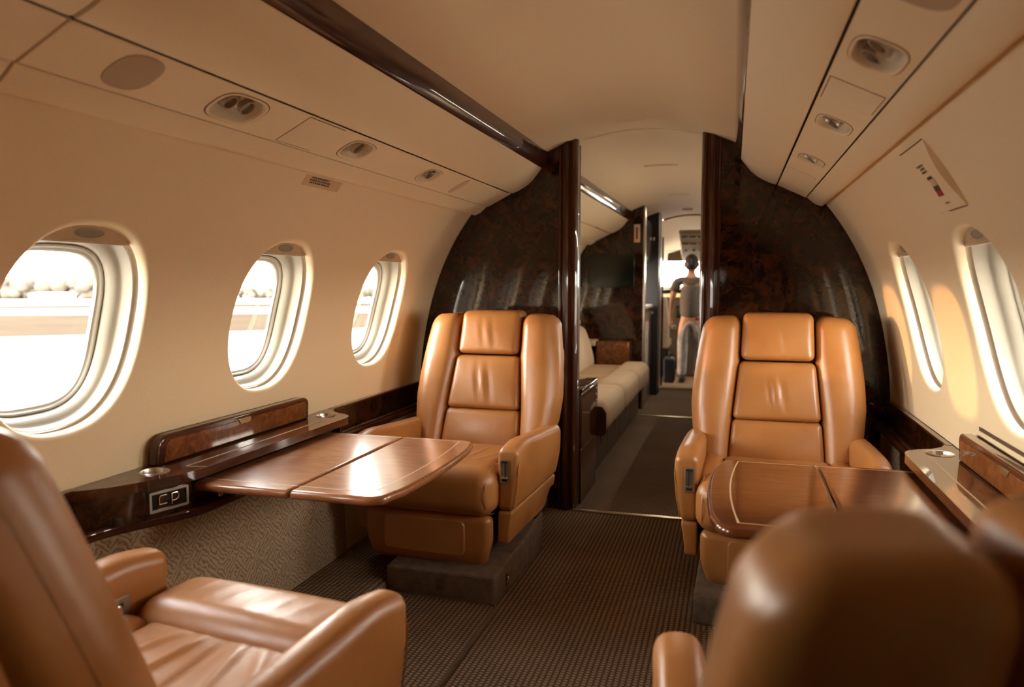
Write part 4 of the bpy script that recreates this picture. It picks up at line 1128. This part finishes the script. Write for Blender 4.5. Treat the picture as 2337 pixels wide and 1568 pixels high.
pilot_seat(-.50, 'pale sheepskin pilot seat to the left of the standing person')
pilot_seat(.52, 'pale sheepskin pilot seat on the right side of the cockpit')
t = thing('pedestal_console', 'dark centre console low between the pilot seats', 'console', (0, 10.20, 0))
m = MB(); m.rbox((.12, .30, .27), .03, (0, 0, .27), ne=2, nin=(2, 3, 2)); m.obj('body', M['cockpit_grey'], t)
for k in range(2):
    m = MB(); m.tube([(-.04 + .08 * k, -.05, .53), (-.04 + .08 * k, -.10, .64)], .010, 8); m.obj('lever', M['dark'], t)
t = thing('flight_bag', 'black bag beside the person at the left of the cockpit entrance', 'bag', (-.255, 9.28, 0))
m = MB(); m.rbox((.065, .13, .15), .03, (0, 0, .15), ne=3, nin=(2, 3, 3)); m.obj('body', M['dark'], t)
m = MB(); m.tube([(0, .07 * math.cos(q), .30 + .06 * math.sin(q)) for q in np.linspace(0, PI, 11)], .009, 8); m.obj('handle', M['dark'], t)

# ------------------------------------------------------------------ person standing in the cockpit entrance, seen from behind
def skin_obj(name, nodes, edges, mt, parent, root=0, sub=2):
    me = bpy.data.meshes.new(name); me.from_pydata([n[:3] for n in nodes], edges, [])
    ob = bpy.data.objects.new(name, me); COL.objects.link(ob); ob.parent = parent
    md = ob.modifiers.new('skin', 'SKIN'); md.use_smooth_shade = True; md.branch_smoothing = .6
    sv = me.skin_vertices[0].data
    for i, n in enumerate(nodes):
        sv[i].radius = (n[3], n[4] if len(n) > 4 else n[3]); sv[i].use_root = (i == root)
    if sub:
        s_ = ob.modifiers.new('sub', 'SUBSURF'); s_.levels = sub; s_.render_levels = sub
    me.materials.append(mt); return ob
t = thing('person', 'person seen from behind in grey t-shirt and faded jeans standing in the cockpit doorway', 'person', (-.005, 9.12, .024))
# z: overall 1.50 m figure (scene scale), facing +Y
nd = [(0, 0, .80, .105, .085), (0, .0, .95, .105, .08), (0, -.005, 1.10, .125, .085), (0, .0, 1.215, .085, .06), (0, .012, 1.275, .047, .047), (0, .03, 1.335, .05, .055), (0, .035, 1.40, .070, .082), (0, .03, 1.465, .045, .055),
      (-.165, .0, 1.195, .050), (-.215, -.01, .99, .036), (-.235, .05, .80, .026), (-.235, .065, .755, .024),
      (.165, .0, 1.195, .050), (.215, -.01, .99, .036), (.225, .07, .82, .026), (.222, .09, .775, .024),
      (-.075, .0, .73, .085), (-.085, .005, .42, .056), (-.09, -.015, .09, .036),
      (.075, .0, .73, .085), (.085, .03, .42, .056), (.09, .02, .09, .036)]
ed = [(0, 1), (1, 2), (2, 3), (3, 4), (4, 5), (5, 6), (6, 7), (3, 8), (8, 9), (9, 10), (10, 11), (3, 12), (12, 13), (13, 14), (14, 15), (0, 16), (16, 17), (17, 18), (0, 19), (19, 20), (20, 21)]
for hx, hy, hz, wr in ((-.235, .07, .745, 11), (.222, .095, .765, 15)):
    sx = 1 if hx > 0 else -1
    nd.append((hx, hy + .006, hz - .030, .020, .030)); pm = len(nd) - 1; ed.append((wr, pm))
    for k, (fy, fl_) in enumerate(((.030, .062), (.012, .072), (-.006, .068), (-.022, .052))):
        nd.append((hx, hy + fy, hz - .055, .0085)); a_ = len(nd) - 1; ed.append((pm, a_))
        nd.append((hx - sx * .010, hy + fy + .004, hz - .055 - fl_ * .55, .0075)); b_ = len(nd) - 1; ed.append((a_, b_))
        nd.append((hx - sx * .022, hy + fy + .008, hz - .055 - fl_, .0065)); c_ = len(nd) - 1; ed.append((b_, c_))
    nd.append((hx - sx * .012, hy + .040, hz - .035, .0095)); a_ = len(nd) - 1; ed.append((pm, a_))
    nd.append((hx - sx * .022, hy + .050, hz - .068, .008)); ed.append((a_, len(nd) - 1))
skin_obj('body', nd, ed, M['skin'], t)
nd = [(0, -.004, .735, .146, .116), (0, .0, .88, .134, .106), (0, -.006, 1.05, .142, .105), (0, -.008, 1.14, .148, .102), (0, .0, 1.215, .10, .07), (0, .008, 1.248, .062, .055), (-.16, -.004, 1.190, .064), (-.205, -.010, 1.06, .060), (.16, -.004, 1.190, .064), (.205, -.010, 1.06, .060)]
ed = [(0, 1), (1, 2), (2, 3), (3, 4), (4, 5), (4, 6), (6, 7), (4, 8), (8, 9)]
skin_obj('t_shirt', nd, ed, M['shirt'], t)
nd = [(0, .0, .775, .132, .105), (-.072, .0, .69, .094), (-.084, .008, .42, .070), (-.090, -.012, .06, .058), (.072, .0, .69, .094), (.086, .034, .42, .070), (.093, .02, .06, .058), (0, 0, .80, .120, .094)]
ed = [(7, 0), (0, 1), (1, 2), (2, 3), (0, 4), (4, 5), (5, 6)]
skin_obj('jeans', nd, ed, M['denim'], t)
m = MB(); m.rbox((.024, .003, .018), .003, (.082, -.113, .755), ne=1, nin=(1, 1, 1)); m.obj('red_patch', M['red'], t)
for sx, yy in ((-1, -.01), (1, .02)):
    m = MB(); m.rbox((.045, .115, .038), .032, (sx * .092, yy + .04, .038), ne=3, nin=(2, 4, 2), fn=lambda x, y, z: (x * (1 - .25 * smooth((y - .02) / .1)), y, z - .02 * smooth(y / .11) * (z > 0))); m.obj('shoe', M['dark'], t)
def hairf(x, y, z):
    r = math.sqrt(x * x + y * y + z * z) + 1e-6
    return (x, y, z)
m = MB(); m.lathe([(.001, 1.0), (.30, .965), (.58, .82), (.80, .60), (.94, .32), (1.0, .02), (.985, -.25), (.90, -.52), (.74, -.74), (.5, -.8)], n=28)
m.obj('hair', M['hair'], t, xf=lambda x, y, z: (x * .080, .022 + y * .093 - .010 * (z < -.2), 1.408 + z * .105))
for sx in (-1, 1):
    m = MB(); m.rbox((.008, .018, .030), .008, (sx * .082, .035, 1.385), ne=2, nin=(1, 1, 2)); m.obj('ear', M['skin'], t)

# ------------------------------------------------------------------ airfield outside
GZ = -1.75
cx_, cy_, cz_ = .47, 0.0, 1.2
def gpt(px, py, z=GZ):
    F_ = 1726.0; ya, pi_ = rad(16.27523), rad(4.60460)
    f = Vector((-math.sin(ya) * math.cos(pi_), math.cos(ya) * math.cos(pi_), -math.sin(pi_))); r = Vector((math.cos(ya), math.sin(ya), 0)); u = r.cross(f)
    d = r * ((px - 1168.5) / F_) - u * ((py - 784) / F_) + f
    k = (z - cz_) / d.z; return Vector((cx_ + d.x * k, cy_ + d.y * k, z))
m = MB(); m.grid([[(x, y, GZ) for y in (-600, 0, 600)] for x in (-900, 0, 900)])
tag(m.obj('ground', M['concrete']), 'pale concrete airfield apron outside the left windows', 'ground', kind='structure')
def strip(n, pa, pb, mt, label, dz):
    a0, a1 = gpt(*pa[0]), gpt(*pa[1]); b0, b1 = gpt(*pb[0]), gpt(*pb[1])
    def ext(p, q):
        d = (q - p).normalized(); return p - d * 14, q + d * 22
    a0, a1 = ext(a0, a1); b0, b1 = ext(b0, b1)
    m = MB(); m.cap([(a0.x, a0.y, GZ + dz), (a1.x, a1.y, GZ + dz), (b1.x, b1.y, GZ + dz), (b0.x, b0.y, GZ + dz)])
    return tag(m.obj(n, M[mt]), label, 'ground', kind='structure')
strip('ground_grass_near', ((40, 769), (620, 755)), ((40, 719), (620, 715)), 'grass', 'wide tan grass strip between apron and taxiway outside', .02)
strip('ground_grass_far', ((40, 705), (620, 702)), ((40, 698), (620, 693)), 'grass', 'narrow far tan grass strip beyond the taxiway', .03)
# the far treeline: nobody could count its trees
r3 = random.Random(4); m = MB()
def top1(px): return 642 - 9 * gauss(px - 133, 12) - 5 * gauss(px - 66, 14) - 3 * gauss(px - 178, 12) + 2 * gauss(px - 155, 8)
def blobs(px0, px1, base, topf, n):
    for q in range(n):
        px = r3.uniform(px0, px1); p = gpt(px, base + r3.uniform(-2.0, .6)); D = (p - Vector((.47, 0, GZ))).length
        hh = D * (base + 1 - topf(px)) / 1726 * r3.uniform(.80, .98); r = hh * r3.uniform(.20, .36); n1 = 10; zc = hh - r if q % 2 else r3.uniform(r * .7, max(r * .8, hh - r))
        rings = []
        for a in range(8):
            th = PI * a / 7; ring = []
            for b in range(n1):
                k_ = r * r3.uniform(.86, 1.12); ring.append((p.x + k_ * math.sin(th) * math.cos(2 * PI * b / n1) * 1.15 + 1e-4 * b, p.y + k_ * math.sin(th) * math.sin(2 * PI * b / n1) * 1.15, GZ + max(0, zc - r * math.cos(th) * (k_ / r))))
            rings.append(ring)
        m.grid(rings, close=True)
blobs(-60, 300, 682.5, top1, 260); blobs(500, 720, 681.5, lambda px: 655.5, 150); blobs(800, 940, 682, lambda px: 658.5, 100)
t = tag(m.obj('treeline', M['tree_leaf'], ang=80), 'hazy treeline on the horizon beyond the airfield, seen through the left windows', 'treeline', kind='stuff')
def shed(px0, px1, py0, py1, label):
    a, b = gpt(px0, py1), gpt(px1, py1); d = (b - a); D = (a - Vector((.47, 0, GZ))).length; h = D * (py1 - py0) / 1726
    t = thing('airfield_building', label, 'building', (a + b) / 2, math.atan2(d.y, d.x))
    w = d.length / 2
    m = MB(); m.box((0, 3, h * .42), (w, 3, h * .42)); m.obj('wall', M['white_wall'], t)
    m = MB(); m.loft([[(x, y, z) for y, z in ((-.3, h * .84), (3, h), (6.3, h * .84))] for x in (-w * 1.02, w * 1.02)]); m.obj('roof', M['white_wall'], t)
shed(66, 124, 671, 687, 'long white building in front of the distant trees seen in the nearest left window')
shed(214, 275, 678, 687, 'low white building near the right edge of the nearest left window')
# ------------------------------------------------------------------ light, camera
W = bpy.data.worlds.new('sky'); SC.world = W; W.use_nodes = True
bg = W.node_tree.nodes['Background']
nt = W.node_tree
tc = N(nt, 'ShaderNodeTexCoord'); sp = N(nt, 'ShaderNodeSeparateXYZ'); L(nt, tc.outputs['Generated'], sp.inputs[0])
el = ramp(nt, sp.outputs[2], [(0.0, (1.0, 0.95, 0.83)), (0.18, (0.92, 0.88, 0.80)), (0.55, (0.42, 0.43, 0.44)), (1.0, (0.16, 0.18, 0.22))])
az = N(nt, 'ShaderNodeMapRange', inp={'From Min': -1.0, 'From Max': 1.0, 'To Min': 11.0, 'To Max': 6.5}); L(nt, sp.outputs[0], az.inputs[0])
L(nt, el.outputs[0], bg.inputs[0]); L(nt, az.outputs[0], bg.inputs[1])
sun = bpy.data.lights.new('sun', 'SUN'); sun.energy = 0.6; sun.angle = rad(0.8); sun.color = (1.0, 0.48, 0.17)
so = bpy.data.objects.new('sun', sun); COL.objects.link(so)
so.rotation_euler = Vector((1, .115, -.04)).to_track_quat('-Z', 'Y').to_euler()
so.location = (-3, 2, 2)
F = 1726.0
cam = bpy.data.cameras.new('camera'); co = bpy.data.objects.new('camera', cam); COL.objects.link(co)
cam.sensor_width = 36.0; cam.lens = F / 2337 * 36.0; cam.clip_start = 0.02; cam.clip_end = 2000
yaw, pitch = rad(16.27523), rad(4.60460)
fw = Vector((-math.sin(yaw) * math.cos(pitch), math.cos(yaw) * math.cos(pitch), -math.sin(pitch)))
rt = Vector((math.cos(yaw), math.sin(yaw), 0)); up = rt.cross(fw)
R = Matrix((rt, up, -fw)).transposed().to_4x4()
co.matrix_world = Matrix.Translation((0.47, 0, 1.2)) @ R
cam.dof.use_dof = True; cam.dof.focus_distance = 2.75; cam.dof.aperture_fstop = 2.4
SC.camera = co
SC.cycles.use_denoising = True
SC.cycles.max_bounces = 14; SC.cycles.diffuse_bounces = 6; SC.cycles.glossy_bounces = 4; SC.cycles.transparent_max_bounces = 16
SC.cycles.caustics_reflective = False; SC.cycles.caustics_refractive = False
SC.view_settings.view_transform = 'Standard'; SC.view_settings.look = 'None'
SC.view_settings.exposure = 2.3; SC.view_settings.gamma = 1.0; SC.view_settings.use_curve_mapping = False
